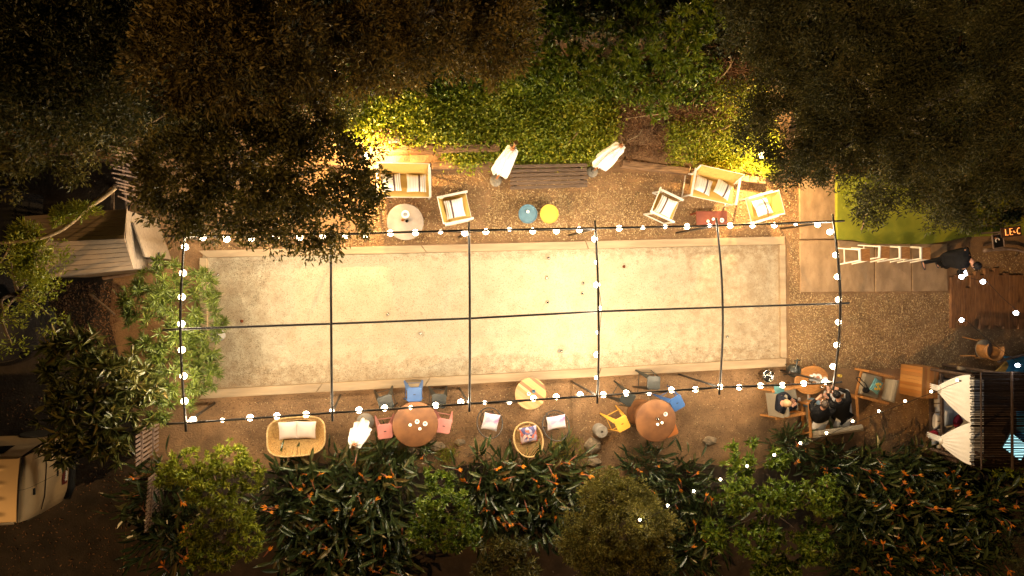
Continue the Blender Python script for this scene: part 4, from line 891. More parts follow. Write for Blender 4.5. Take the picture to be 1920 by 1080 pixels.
def person(label, base, J, face, hair, top_m, leg_m, shoe_m, group=None, sleeve_end=.95, grips=(.5, .5), jk=1.0):
    # J: dict of joints in metres relative to base
    t = thing('person', label, 'person', base, 0, group); J = {k: Vector(v) for k, v in J.items()}
    pel, ch, nk, hd = J['pelvis'], J['chest'], J['neck'], J['head']; v = lambda p: tuple(p)
    mid = pel.lerp(ch, .5)+J.get('bow', Vector())
    body = [[(v(pel), (.15, .11)), (v(mid), (.135, .105)), (v(ch), (.155, .11)), (v(nk), .06)], head_chain(nk, hd, face)]
    jack = [[(v(pel-(ch-pel)*.28), (.20*jk, .17*jk)), (v(mid), (.185*jk, .15*jk)), (v(ch), (.19*jk, .145*jk)), (v(nk-(nk-ch)*.05), (.095, .09))]]
    trou = [[(v(pel), (.165, .125)), (v(pel+(ch-pel)*.3), (.15, .115))]]; shoes = []
    for s in 'lr':
        sh, el, wr = J['sh'+s], J['el'+s], J['wr'+s]; hp, kn, an, toe = J['hip'+s], J['kn'+s], J['an'+s], J['toe'+s]
        body.append([(v(ch), (.155, .11)), (v(sh), .06), (v(el), .043), (v(wr), .029)]); dv = (wr-el).normalized(); body += hand(wr, dv, J.get('up'+s, (0, 0, 1)), 1 if s == 'l' else -1, grips[0 if s == 'l' else 1])
        jack.append([(v(pel-(ch-pel)*.28), (.20*jk, .17*jk)), (v(hp.lerp(kn, .12)), .135)]); jack.append([(v(ch), (.19*jk, .145*jk)), (v(sh), .078), (v(el), .060), (v(el.lerp(wr, sleeve_end)), .042)])
        body.append([(v(pel), (.15, .11)), (v(hp), .085), (v(kn), .055), (v(an), .030), (v(toe), .018)])
        trou.append([(v(pel), (.165, .125)), (v(hp), .105), (v(hp.lerp(kn, .5)), .088), (v(kn), .070), (v(kn.lerp(an, 1.0)), .055)])
        shoes.append([(v(an-Vector((0, 0, .035))-(toe-an)*.25), .042), (v(an.lerp(toe, .5)-Vector((0, 0, .02))), (.045, .036)), (v(toe), (.04, .028))])
    skin_mesh('body', body, 'skin', t); skin_mesh('jacket', jack, top_m, t); skin_mesh('trousers', trou, leg_m, t)
    for s in shoes: skin_mesh('shoe', [s], shoe_m, t)
    head_parts(t, hd+Vector((0, 0, .01)), face, hair); return t
# standing person with the phone (walks to the right, looking down at it)
b = W(1741, 496, 0); e = W(1830, 498, 1.68)-b; dx, dy = e.x, e.y
B_ = W(1762, 492, 0); hd = W(1834, 498, 1.55)-B_
def off(px, py, z): return W(px, py, z)-B_
person('standing person in black bending over a glowing phone beside the boardwalk', B_, dict(pelvis=off(1778, 486, .92), chest=off(1806, 483, 1.26), neck=off(1820, 488, 1.42), head=off(1830, 498, 1.53), shl=off(1811, 470, 1.33), ell=off(1812, 466, 1.08), wrl=off(1812, 489, 1.12), shr=off(1808, 502, 1.30), elr=off(1797, 512, 1.08), wrr=off(1804, 504, 1.14),
    hipl=off(1775, 478, .88), knl=off(1764, 486, .48), anl=off(1731, 492, .09), toel=off(1734, 507, .04), hipr=off(1778, 494, .88), knr=off(1775, 500, .46), anr=off(1757, 492, .09), toer=off(1759, 503, .04), upl=(0, 0, 1), upr=(0, 0, 1)), (.25, -.75, -.6), 'black_hair', 'black_cloth', 'black_cloth', 'dark_shoe', grips=(.8, .8), jk=1.3)
ph = thing('phone', 'glowing white phone in the hands of the standing person', 'phone', W(1810, 512, 1.18), R(20)); MB().box((0, 0, 0), (.08, .15, .01)).build('case', 'board_black', ph, bevel=.003); MB().box((0, 0, .007), (.07, .135, .003)).build('screen', 'phone_glow', ph)
# the couple on the sofa, leaning to the table
B_ = W(1541, 772, 0)
person('person on the left of the sofa in black jacket and pale jeans with white shoes', B_, dict(pelvis=off(1535, 788, .50), chest=off(1540, 772, .82), neck=off(1543, 764, .98), head=off(1545, 757, 1.09), shl=off(1522, 768, .90), ell=off(1521, 757, .72), wrl=off(1532, 748, .80), shr=off(1562, 772, .90), elr=off(1563, 758, .70), wrr=off(1551, 745, .78),
    hipl=off(1526, 785, .47), knl=off(1522, 760, .52), anl=off(1499, 757, .10), toel=off(1499, 745, .04), hipr=off(1543, 785, .47), knr=off(1539, 757, .52), anr=off(1518, 748, .10), toer=off(1517, 738, .04)), (.1, 1, -.55), 'brown_hair', 'black_cloth', 'jeans', 'shoe', grips=(.3, .6), jk=1.1)
B_ = W(1578, 765, 0)
person('person on the right of the sofa in black with white trousers, leaning to the table', B_, dict(pelvis=off(1578, 782, .50), chest=off(1577, 762, .80), neck=off(1572, 748, .93), head=off(1567, 739, 1.0), shl=off(1560, 760, .88), ell=off(1553, 749, .68), wrl=off(1553, 735, .66), shr=off(1592, 752, .86), elr=off(1589, 735, .66), wrr=off(1569, 728, .62),
    hipl=off(1570, 780, .47), knl=off(1565, 742, .50), anl=off(1548, 742, .10), toel=off(1548, 732, .04), hipr=off(1590, 775, .47), knr=off(1588, 732, .55), anr=off(1570, 738, .10), toer=off(1568, 728, .04)), (-.5, 1, -.7), 'black_hair', 'black_cloth', 'pale_cloth', 'shoe', grips=(.5, .4), jk=1.1)
B_ = W(1468, 758, 0)
person('seated person in dark jacket with fair hair, in the lounge chair by the pail', B_, dict(pelvis=off(1465, 757, .50), chest=off(1463, 757, .80), neck=off(1468, 756, .95), head=off(1474, 756, 1.06), shl=off(1462, 742, .86), ell=off(1472, 738, .64), wrl=off(1484, 748, .62), shr=off(1464, 770, .86), elr=off(1474, 773, .64), wrr=off(1486, 762, .62),
    hipl=off(1470, 750, .46), knl=off(1492, 752, .48), anl=off(1482, 752, .10), toel=off(1492, 752, .04), hipr=off(1470, 763, .46), knr=off(1492, 762, .48), anr=off(1482, 758, .10), toer=off(1492, 760, .04)), (1, -.1, -.6), 'fair_hair', 'navy_cloth', 'navy_cloth', 'dark_shoe')

# ------------------------------------------------------------------ shed, fences, van and car on the left
def quadp(mb, a, b, c, d): mb.add([a, b, c, d], [(0, 1, 2, 3)])
sh = thing('garden_shed', 'small grey plank shed with a shallow pitched roof, door ajar', 'shed', W(160, 470, 0)); o0 = -sh.location
ez = 1.75; rz_ = 2.05
# roof corners from the picture at their heights: ridge, upper eave, lower eave
RL, RR = Q(54-8, 478, rz_) if False else W(48, 455, rz_)+o0, W(233, 447, rz_)+o0
UL, UR = W(45, 405, ez)+o0, W(238, 391, ez)+o0
LL, LR = W(72, 522, ez)+o0, W(251, 505, ez)+o0
ext = (LR-LL).normalized()
for nm, a, b, c, d in (('roof_slope', LL, LR, RR, RL), ('roof_slope', RL, RR, UR, UL)):
    mb = MB(); nb = 7 if c is RR else 7
    for k in range(nb):
        f0, f1 = k/nb, (k+1)/nb-.012; lift = Vector((0, 0, .012*(1-k % 1)))
        p = [a.lerp(d, f0), b.lerp(c, f0), b.lerp(c, f1), a.lerp(d, f1)]; q = [x-Vector((0, 0, .02)) for x in p]
        mb.add(p+q, [(0, 1, 2, 3), (7, 6, 5, 4), (0, 4, 5, 1), (1, 5, 6, 2), (2, 6, 7, 3), (3, 7, 4, 0)])
    mb.build(nm, 'shed_roof', sh)
ins = .04
def flo(p): return Vector((p.x, p.y, 0))
wallin = [UL.lerp(LR, .03), UR.lerp(LL, .03), LR.lerp(UL, .03), LL.lerp(UR, .03)]
mb = MB()
for a, b in ((wallin[3], wallin[2]), (wallin[1], wallin[0]), (wallin[0], wallin[3]), (wallin[2], wallin[1])):
    n_ = 9
    for k in range(n_):
        z0, z1 = 1.68*k/n_, 1.68*(k+1)/n_-.008; p = Vector((a.x, a.y, 0)); q = Vector((b.x, b.y, 0)); mb.bar(p+Vector((0, 0, (z0+z1)/2)), q+Vector((0, 0, (z0+z1)/2)), .03, z1-z0)
mb.build('wall', 'shed_wall', sh)
for a, b, c in ((wallin[1], wallin[2], RR), (wallin[0], wallin[3], RL)):
    mb = MB(); a2, b2 = a-Vector((0, 0, .06)), b-Vector((0, 0, .06)); c2 = c.lerp((a+b)/2, .12); mb.add([a2, b2, c2], [(0, 1, 2)]); mb.build('gable', 'shed_wall', sh).modifiers.new('s', 'SOLIDIFY').thickness = .02
dd = thing_door = MB(); pA = wallin[2].lerp(wallin[1], .22); pB = wallin[2].lerp(wallin[1], .82); hx = Vector((.10, -.01, 0))
mb = MB(); n_ = 8
for k in range(n_):
    z0, z1 = .05+1.5*k/n_, .05+1.5*(k+1)/n_-.006; mb.bar(flo(pA)+hx*1.9+Vector((0, 0, (z0+z1)/2)), flo(pB)+hx*.45+Vector((0, 0, (z0+z1)/2)), .03, z1-z0)
dr = mb.build('door', 'shed_wall', sh); MB().box(flo(pA.lerp(pB, .1))+hx*2.1+Vector((.03, 0, .9)), (.03, .10, .05)).build('handle', 'rubber', dr)
log([(193, 522), (225, 517), (262, 511)], .2, .035, 'pale stick lying below the shed eave'); log([(168, 550), (215, 590)], .3, .03, 'dark pole leaning in the gap below the shed', m='bark')
# stick fence
t = thing('stick_fence', 'rough fence of loose grey sticks beside the shed', 'fence', W(240, 330, 0)); o0 = -t.location
for k in range(15):
    y = 285+k*7.6; x = 262+rnd.uniform(-6, 10)+k*.6; p = W(x, y, 0)+o0; q = W(205+rnd.uniform(-6, 14)+k*1.2, y-9+rnd.uniform(-4, 4)-k*.6, 1.25)+o0
    MB().tube([p, p.lerp(q, .5)+Vector((rnd.uniform(-.03, .03), rnd.uniform(-.03, .03), 0)), q], [.022, .026, .016], 6).build('stick', 'grey_twig', t, smooth=True)
MB().bar(W(228, 283, .75)+o0, W(238, 400, .75)+o0, .03, .03).build('rail', 'grey_twig', t); MB().bar(W(212, 352, 1.1)+o0, W(211, 398, 1.0)+o0, .05, .04).build('rail', 'bark', t)
tag(MB().box((0, 0, 0), (.12, .42, .03), rz=R(14)).build('plank', 'pale_bark', loc=W(268, 278, 1.2)), 'short upright brown plank above the stick fence', 'plank')
# picket fences
def pickets(name, a, b, n, h, lean, label):
    A, B = W(*a, 0), W(*b, 0); t = thing(name, label, 'fence', A, 0, 'picket fences by the street')
    for k in range(n):
        p = (B-A)*(k/(n-1)); MB().bar(p, p+Vector((lean*h, 0, h)), .05, .015, (1, 0, 0)).build('picket', 'grey_twig', t)
    for z in (.3, .8): MB().bar(Vector((.02, 0, z*h)), (B-A)+Vector((.02, 0, z*h)), .04, .03).build('rail', 'grey_twig', t)
    return t
pickets('picket_fence', (297, 778), (297, 842), 9, 1.25, 0, 'short grey picket fence under the broad-leaved shrub')
pickets('picket_fence', (312, 872), (305, 962), 13, 1.05, 0, 'lower grey picket fence beside the dark orange-flowered clump')
log([(252, 890), (272, 876), (295, 853)], .06, .05, 'grey timber lying on the ground between the two picket fences')
# van: rear turned to the court
van = thing('parked_van', 'silver panel van parked at the lower left, ribbed roof lit orange', 'van', W(-20, 915, 0), R(0)); o0 = -van.location
vz = 1.85; a = W(40, 857, vz)+o0; b = W(33, 980, vz)+o0; back = Vector((-3.4, 0, 0)); ax = (a+b)/2; hw = (a-b).length/2; yv = (a-b).normalized()
prof = [(-.02, vz+.015), (.07, vz-.02), (.115, vz-.14), (.15, vz-.55), (.18, vz-1.0), (.20, vz-1.3), (.20, .35), (.15, .24)]
def vp(x, s, z, ww=1): base = ax+Vector((1, 0, 0))*x+yv*(s*hw*ww); return Vector((base.x, base.y, z))
def wz(z): return 1.0 if z > vz-.05 else 1.0+.13*min(1, (vz-.05-z)/.5)
sec = [vz+.015, vz-.03, vz-.2, vz-.6, vz-1.0, .35]
mb = MB()     # side skins and roof as one body
def ringp(x, dz=0, inset=0):
    pts = []
    for z in sec[::-1]: pts.append(vp(x, -1, z-dz, wz(z)-inset))
    for k in range(1, 8): s = -1+2*k/8; pts.append(vp(x, s*.985, vz+.015+.03*(1-s*s)-dz))
    for z in sec: pts.append(vp(x, 1, z-dz, wz(z)-inset))
    return pts
rings = [ringp(-3.6, .0), ringp(-1.5), ringp(-.5), ringp(-.02)]; L_ = len(rings[0])
for r_ in rings: mb.v += [tuple(p) for p in r_]
for i in range(3): mb.f += [(i*L_+j, i*L_+j+1, (i+1)*L_+j+1, (i+1)*L_+j) for j in range(L_-1)]
mb.a = [.5]*len(mb.f); mb.build('body', 'orange_lit_silver', van, smooth=False, bevel=.0)
def roofp(u, v):
    s = -1+2*u; x = -3.5+3.49*v; rib = sum(math.exp(-((s-c)/.055)**2) for c in (-.72, -.24, .24, .72))
    e = max(0, min(1, (-.16-x)/.45)); return vp(x, s*.985, vz+.025+.03*(1-s*s)+.034*rib*e*e*(3-2*e))
MB().grid(lambda u, v: roofp(u, 1-(1-v)**2.5), 110, 60).build('roof', 'orange_lit_silver', van, smooth=True)
def rearp(u, v):
    i = min(int(v*7), 6); f = v*7-i; x = prof[i][0]+(prof[i+1][0]-prof[i][0])*f; z = prof[i][1]+(prof[i+1][1]-prof[i][1])*f
    s = u*2-1; return vp(x-.10*abs(s)**4*min(1, v*2), s, z+.02*(1-s*s)*(1-v), wz(z))
for s0, s1 in ((0, .497), (.503, 1)):
    MB().grid(lambda u, v: rearp(s0+(s1-s0)*u, v), 12, 21).build('rear_door', 'orange_lit_silver', van, smooth=True)
MB().grid(lambda u, v: rearp(u*.02+.49, v)+Vector((-.006, 0, -.004)), 2, 20).build('door_seam', 'seam', van)
MB().tube([vp(.005, s, vz+.02+.012*(1-s*s)) for s in [-1+.2*k for k in range(11)]], .007, 6).build('roof_seam', 'seam', van)
for s in (-1, 1): MB().tube([vp(-3.4, s*1.0, vz+.03), vp(-.04, s*1.0, vz+.03)], .022, 8).build('roof_rail', 'orange_lit_silver', van, smooth=True)
MB().tube([vp(.13, -.08, vz-.22), vp(.135, -.28, vz-.23)], .022, 8).build('door_handle', 'rubber', van); MB().tube([vp(.19, -.06, vz-.95), vp(.19, .12, vz-.95)], .018, 8).build('door_handle', 'rubber', van)
mb = MB(); mb.tube([vp(.14, .9, vz-.52, 1.06), vp(.165, .5, vz-.55), vp(.165, -.5, vz-.55), vp(.14, -.85, vz-.5, 1.05)], .008, 6); mb.build('trim_line', 'chrome', van)
pl = MB(); pl.grid(lambda u, v: vp(.205+.02*v, .30-.75*u, vz-1.12-.16*v), 4, 2); pl.build('number_plate', 'plate_red', van)
for s in (-1, 1):
    MB().grid(lambda u, v: vp(.10-.12*u+.02*v, s*(1.02-.03*u), vz-.14-.45*v, 1.03+.05*v), 4, 6).build('tail_light', 'dark_glass', van)
    for x in (-.45, -2.9): MB().tube([vp(x, s*.94, .32, 1.1), vp(x, s*1.02, .32, 1.14)], [.31, .31], 24).build('wheel', 'rubber', van)
mb = MB(); mb.grid(lambda u, v: vp(-2.6+2.2*u, 1.006, vz-.22-.38*v, wz(vz-.22-.38*v)), 4, 3); mb.build('side_window', 'dark_glass', van)
MB().tube([vp(.17, -1.05, .42), vp(.23, -.7, .42), vp(.23, .7, .42), vp(.17, 1.05, .42)], .07, 10).build('bumper', 'rubber', van, smooth=True)
# pale flowing strokes on the plate: the lettering cannot be read in the photograph
mb = MB(); pc = vp(.372, -.075, vz-1.20)
def pp(u, v): q = vp(.212+.02*v, .26-.62*u, vz-1.13-.14*v); return q+Vector((.012, 0, .004))
mb.tube([pp(.06+.05*math.cos(k*.7), .5+.3*math.sin(k*.7)) for k in range(9)], .009, 5)
for u in (.2, .3, .4, .5, .6, .7, .8): mb.tube([pp(u, .75), pp(u+.03, .35), pp(u+.05, .7), pp(u+.08, .45)], .007, 5)
mb.tube([pp(.88, .2), pp(.92, .8), pp(.97, .3)], .009, 5); mb.build('plate_lettering', 'pale_cloth', van)
# dark car half under the pale tree
car = thing('parked_car', 'dark glossy car half hidden under the pale leafed tree at the left edge', 'car', W(-10, 610, 0)); o0 = -car.location
cx = W(-8, 690, .55)+o0; wdt = .80
def cp(x, y, z): return Vector((cx.x+x, cx.y+y, z))
cprof = [(0, .30), (.02, .50), (.10, .68), (.45, .80), (1.05, .90), (1.7, 1.36), (2.6, 1.42), (3.4, 1.35)]
def carp(u, v):
    k = v*7; i = min(int(k), 6); f = k-i; y = cprof[i][0]+(cprof[i+1][0]-cprof[i][0])*f; z = cprof[i][1]+(cprof[i+1][1]-cprof[i][1])*f
    s = u*2-1; ww = wdt*(1-.16*max(0, (z-.9)/.5))*(1-.14*max(0, 1-y/.5)**2*abs(s)); return cp(s*ww, y+.30*max(0, 1-y/.6)*(s*s), z-.10*abs(s)**6)
MB().grid(carp, 16, 42).build('bonnet_and_roof', 'dark_paint', car, smooth=True)
mb = MB(); mb.grid(lambda u, v: carp(0, u)*(1-v)+Vector((carp(0, u).x-.05, carp(0, u).y, .3))*v, 20, 4); mb.grid(lambda u, v: carp(1, u)*(1-v)+Vector((carp(1, u).x+.05, carp(1, u).y, .3))*v, 20, 4); mb.build('side_panel', 'dark_paint', car, smooth=True)
mb = MB(); mb.grid(lambda u, v: carp(.12+.76*u, .60+.10*v)+Vector((0, -.01, .012)), 8, 5); mb.build('windscreen', 'dark_glass', car, smooth=True)
for s in (.08, .86): mb = MB(); mb.grid(lambda u, v: carp(s+.11*u-.03, .22+.12*v)+Vector((0, 0, .012)), 4, 3); mb.build('headlight', 'dark_glass', car, smooth=True)
for s in (.16, .84): MB().tube([carp(s, .74)+Vector((0, 0, .03)), carp(s, .98)+Vector((0, 0, .03))], .015, 6).build('roof_rail', 'chrome', car)
for s in (-1, 1): MB().tube([cp(s*(wdt-.1), .85, .31), cp(s*(wdt+.03), .85, .31)], [.3, .3], 24).build('wheel', 'rubber', car)

# ------------------------------------------------------------------ trees, shrubs, ground cover
def B(px, py, z, rx, ry, rz): p = W(px, py, z); return ((p.x, p.y, p.z), (rx, ry, rz))
def tree(name, label, cat, base, blobs, r0, bark, group=None, trunk_z=None, **kw):
    b = W(*base, 0); b.z = bank_z(b.x, b.y) if trunk_z is None else trunk_z
    t = thing(name, label, cat, b, 0, group); o = Vector(b)
    bl = [((c[0]-o.x, c[1]-o.y, c[2]-o.z), r) for c, r in blobs]
    tops = [Vector(c) for c, r in bl][:9]
    if r0: trunk((0, 0, -.1), tops, r0, bark, t, seed=len(label))
    kind = kw.pop('kind', 'crown')
    (rosettes if kind == 'rosette' else crown)(bl, parent=t, seed=len(label)*7+len(bl), **kw)
    return t
GT = 'trees along the dark upper bank'
# tall tree overhanging the upper left corner of the court
tree('spreading_tree', 'tall dark olive tree overhanging the upper left corner of the court', 'tree', (470, 300),
    [B(470, 300, 4.6, .95, .85, .6), B(590, 320, 4.4, .85, .75, .6), B(360, 330, 4.3, .85, .70, .6), B(650, 390, 4.0, .50, .45, .4), B(560, 420, 3.9, .55, .42, .4), B(440, 410, 4.0, .70, .40, .4), B(330, 400, 3.9, .45, .35, .4),
     B(430, 240, 4.5, .8, .55, .5), B(560, 230, 4.4, .7, .5, .5), B(690, 350, 3.9, .26, .40, .3), B(600, 450, 3.8, .30, .22, .25), B(310, 300, 4.1, .35, .45, .4), B(510, 445, 3.8, .25, .20, .2), B(660, 290, 4.0, .3, .3, .3)],
    .14, 'dark_bark', trunk_z=0, per=130, leaves=56, clump_r=.17, ln=.085, wd=.032, m='olive_leaf', out=.5, up=.05)
tree('brown_tree', 'tall tree with brown lit foliage above the overhanging tree, upper left', 'tree', (440, 60),
    [B(330, 120, 5.2, .55, .75, .6), B(430, 80, 5.6, .75, .9, .7), B(540, 60, 5.4, .7, .8, .6), B(480, 160, 5.0, .6, .5, .5), B(390, 20, 5.4, .8, .5, .5), B(580, 150, 4.8, .45, .4, .4)],
    .15, 'dark_bark', GT, per=150, leaves=52, clump_r=.18, ln=.09, wd=.030, m='brown_leaf', out=.55, up=.1)
tree('brown_tree', 'tall tree with brown lit foliage at the top middle of the picture', 'tree', (800, 20),
    [B(720, 60, 5.0, .7, .8, .6), B(820, 40, 5.4, .75, .85, .7), B(930, 60, 5.2, .55, .8, .6), B(740, 125, 4.6, .5, .42, .5), B(860, 90, 4.6, .5, .42, .4), B(650, 110, 4.6, .45, .6, .5), B(960, 20, 4.8, .35, .5, .4)],
    .15, 'dark_bark', GT, per=150, leaves=52, clump_r=.18, ln=.09, wd=.030, m='brown_leaf', out=.55, up=.1)
tree('dark_tree', 'nearly black tree filling the top left corner', 'tree', (100, 60),
    [B(40, 60, 4.6, .9, .8, .6), B(140, 100, 4.6, .9, .8, .6), B(230, 60, 4.4, .8, .9, .5), B(60, 180, 4.2, .8, .7, .5), B(160, 200, 4.0, .7, .5, .5)],
    .14, 'dark_bark', GT, per=120, leaves=52, clump_r=.2, ln=.09, wd=.034, m='dark_leaf', out=.5)
tree('dark_tree', 'dim olive tree below the top left corner, above the shed', 'tree', (70, 290),
    [B(30, 260, 3.2, .7, .55, .5), B(110, 290, 3.2, .75, .45, .45), B(20, 330, 3.0, .55, .35, .4), B(190, 280, 2.8, .45, .35, .35), B(120, 230, 3.4, .6, .4, .4)],
    .10, 'bark', GT, per=85, leaves=44, clump_r=.18, ln=.08, wd=.032, m='olive_leaf', out=.5)
tree('dark_shrub', 'dark green shrub between the top left tree and the stick fence', 'shrub', (300, 200),
    [B(260, 190, 1.9, .8, .7, .5), B(330, 220, 1.8, .7, .6, .5), B(220, 240, 1.6, .6, .45, .4), B(290, 120, 2.0, .7, .6, .5), B(620, 200, 1.8, .6, .5, .4)],
    .05, 'bark', GT, per=80, leaves=46, clump_r=.18, ln=.07, wd=.03, m='dark_leaf', out=.5)
# glossy bushes at the top
for i, (bl, lab) in enumerate((([B(1040, 60, 2.6, .7, .65, .5), B(1000, 140, 2.3, .6, .5, .5), B(1090, 140, 2.4, .55, .55, .5)], 'glossy green bush left of centre at the top, beside the brown tree'),
        ([B(1180, 60, 2.8, .65, .65, .5), B(1150, 140, 2.5, .55, .5, .5)], 'glossy green bush at the top middle between two others'), ([B(1270, 90, 2.6, .6, .7, .5), B(1310, 40, 2.8, .5, .5, .5), B(1220, 190, 2.0, .45, .35, .4)], 'glossy green bush at the top next to the feathery tree'))):
    tree('glossy_bush', lab, 'bush', ((1040, 90), (1170, 90), (1270, 90))[i], bl, .05, 'bark', 'glossy bushes on the upper bank', kind='rosette', per=170, leaves=16, ln=.12, wd=.046, m='gloss_leaf', spread=.7, core=.55)
tree('feathery_tree', 'large feathery dark tree covering the upper right corner', 'tree', (1640, 200),
    [B(1480, 240, 4.0, .95, .75, .5), B(1440, 140, 4.0, .7, .8, .5), B(1600, 140, 4.9, 1.2, 1.0, .6), B(1600, 290, 4.6, 1.1, .75, .5), B(1760, 220, 5.0, 1.2, 1.0, .6), B(1740, 370, 4.1, .9, .5, .4), B(1870, 310, 4.2, .9, .75, .5), B(1870, 120, 4.8, 1.1, 1.0, .6), B(1500, 330, 3.6, .55, .30, .3), B(1640, 390, 3.7, .45, .35, .3), B(1790, 415, 3.6, .42, .22, .25), B(1500, 40, 4.4, .9, .7, .5), B(1700, 50, 4.9, 1.1, .8, .5), B(1400, 40, 4.0, .6, .5, .4), B(1400, 230, 3.6, .35, .3, .3)],
    .2, 'dark_bark', trunk_z=0, per=62, leaves=170, clump_r=.26, ln=.085, wd=.022, m='fern_leaf', out=.35, up=0, flat=.9)
tree('young_tree', 'thin young tree with yellow-green leaves on the lawn', 'tree', (1612, 434), [B(1600, 365, 1.2, .28, .35, .25), B(1625, 385, 1.1, .2, .15, .2)], .022, 'pale_bark', trunk_z=.12, per=420, leaves=26, clump_r=.10, ln=.06, wd=.022, m='lime_leaf')

# bank: creeper, ground cover and dry twigs
def scatter_px(poly, n, g):
    xs = np.array([p[0] for p in poly], float); ys = np.array([p[1] for p in poly], float); out = []
    while len(out) < n:
        x = g.uniform(xs.min(), xs.max(), n); y = g.uniform(ys.min(), ys.max(), n); ins = np.zeros(n, bool); j = len(xs)-1
        for i in range(len(xs)):
            c = ((ys[i] > y) != (ys[j] > y)) & (x < (xs[j]-xs[i])*(y-ys[i])/(ys[j]-ys[i]+1e-9)+xs[i]); ins ^= c; j = i
        out += list(zip(x[ins], y[ins]))
    return out[:n]
def cover(name, label, cat, polys, dens, tufts, hgt, ln, wd, m, seed, flat=.8, up=.3, kind='stuff', jit=.10, dz=.08):
    g = np.random.default_rng(seed); P = []
    for poly, n in polys:
        for x, y in scatter_px(poly, n, g):
            p = bankp((x, y), 0); P.append((p.x, p.y, p.z+dz+hgt*g.random()**1.5*(.6+.4*math.sin(p.x*3.1+seed)*math.sin(p.y*4.3))))
    P = np.array(P); idx = np.repeat(np.arange(len(P)), tufts); n = len(idx)
    Q_ = P[idx]+g.normal(size=(n, 3))*np.array([jit, jit, jit*.5]); D = unit(g, n)*.8+np.array([0, 0, up])
    o = leaf_mesh(name, Q_, D, ln*(.6+.8*g.random(n)), wd*(.7+.6*g.random(n)), m, None, flat=flat, seed=seed); tag(o, label, cat, None, kind); return o
cover('ground_ivy', 'bright yellow-green creeper covering the bank above the bench', 'ground cover', [([(640, 170), (1000, 160), (1150, 200), (1150, 250), (1090, 302), (840, 300), (820, 270), (640, 262)], 2600), ([(858, 262), (890, 270), (890, 312), (866, 312)], 90), ([(960, 265), (1150, 255), (1140, 300), (960, 306)], 420)], 1, 16, .30, .075, .042, 'ivy_leaf', 11)
cover('ground_ivy', 'darker creeper reaching up the bank toward the glossy bushes', 'ground cover', [([(900, 140), (1340, 120), (1330, 200), (1170, 200), (1000, 190)], 800), ([(640, 100), (1000, 100), (1000, 175), (640, 180)], 900)], 1, 14, .3, .08, .04, 'gloss_leaf', 12)
cover('low_plants', 'yellow-green low plants round the right upper spotlight', 'ground cover', [([(1250, 235), (1330, 225), (1450, 262), (1450, 325), (1390, 318), (1250, 300)], 900), ([(1320, 160), (1420, 150), (1440, 250), (1350, 220)], 300)], 1, 15, .22, .085, .026, 'ivy_leaf', 13, flat=.5, up=.5)
cover('undergrowth', 'dark undergrowth filling the ground below the upper trees', 'undergrowth', [([(-60, -60), (1000, -60), (1000, 120), (640, 200), (300, 270), (-60, 340)], 2600), ([(960, -60), (1500, -60), (1480, 200), (1330, 100), (960, 60)], 900), ([(1440, -60), (1990, -60), (1990, 400), (1815, 430), (1560, 300), (1500, 300)], 2900)], 1, 15, .5, .11, .055, 'dark_leaf', 17)
cover('dry_litter', 'brown dry twigs and leaves heaped on the bank between the green patches', 'dry leaves', [([(1150, 180), (1340, 80), (1420, 130), (1380, 230), (1260, 300), (1160, 300), (1140, 240)], 900)], 1, 9, .10, .15, .016, 'dry_leaf', 14, flat=.6, up=.15)
cover('dry_litter', 'reddish dry leaves above the left spotlight and along the sleepers', 'dry leaves', [([(690, 232), (760, 240), (780, 268), (690, 270)], 90), ([(800, 262), (880, 266), (960, 262), (940, 276), (800, 276)], 120)], 1, 9, .16, .08, .03, 'dry_leaf', 15)
# leaf litter on the trodden ground
def litter(name, label, polys, ln, wd, m, seed, z=.008, kind='stuff'):
    g = np.random.default_rng(seed); P = []
    for poly, n in polys: P += [tuple(W(x, y, 0)) for x, y in scatter_px(poly, n, g)]
    P = np.array(P); P[:, 2] += z+g.random(len(P))*.012; n = len(P); a = g.random(n)*6.283; D = np.stack([np.cos(a), np.sin(a), g.normal(size=n)*.12], 1)
    o = leaf_mesh(name, P, D, ln*(.5+g.random(n)), wd*(.6+.8*g.random(n)), m, None, flat=1, seed=seed, fold=.05); tag(o, label, 'leaf litter', None, kind)
litter('leaf_litter', 'pale dry leaves and wood chips strewn over the ground above the court', [([(720, 325), (1495, 325), (1495, 445), (900, 452), (640, 462), (690, 400)], 9000), ([(930, 360), (1230, 360), (1230, 440), (900, 440)], 3600), ([(400, 445), (700, 440), (700, 462), (400, 470)], 500)], .052, .020, 'litter', 21)
litter('leaf_litter', 'brown wood chips over the ground right of the court', [([(1480, 446), (1500, 446), (1500, 690), (1480, 690)], 1400), ([(1500, 552), (1790, 550), (1800, 690), (1690, 690), (1500, 690)], 12000), ([(1790, 480), (1930, 470), (1930, 520), (1790, 510)], 900), ([(1800, 620), (1930, 620), (1930, 690), (1800, 690)], 700), ([(1620, 750), (1740, 750), (1740, 840), (1620, 830)], 700)], .044, .018, 'litter', 22)
litter('leaf_litter', 'sparse pale chips and seeds over the ground below the court', [([(390, 755), (1480, 695), (1500, 830), (1300, 850), (1100, 862), (480, 850)], 4200)], .032, .013, 'litter', 23)
litter('court_specks', 'small dark specks and bits of straw scattered over the sandy court', [([(395, 490), (1455, 462), (1460, 668), (395, 726)], 9000), ([(392, 490), (520, 486), (470, 600), (520, 720), (392, 726)], 5200), ([(392, 690), (1460, 645), (1462, 670), (392, 728)], 5500), ([(392, 486), (1460, 459), (1462, 474), (392, 500)], 1700), ([(1400, 470), (1460, 462), (1462, 668), (1420, 660)], 900)], .026, .007, 'speck', 24, z=.007)
g_ = MB()
litter('leaf_litter', 'dark reddish leaves on the ground below the shed', [([(90, 530), (230, 530), (215, 650), (110, 640)], 1600), ([(0, 700), (300, 860), (300, 1080), (0, 1080)], 900)], .05, .022, 'dry_leaf', 25)
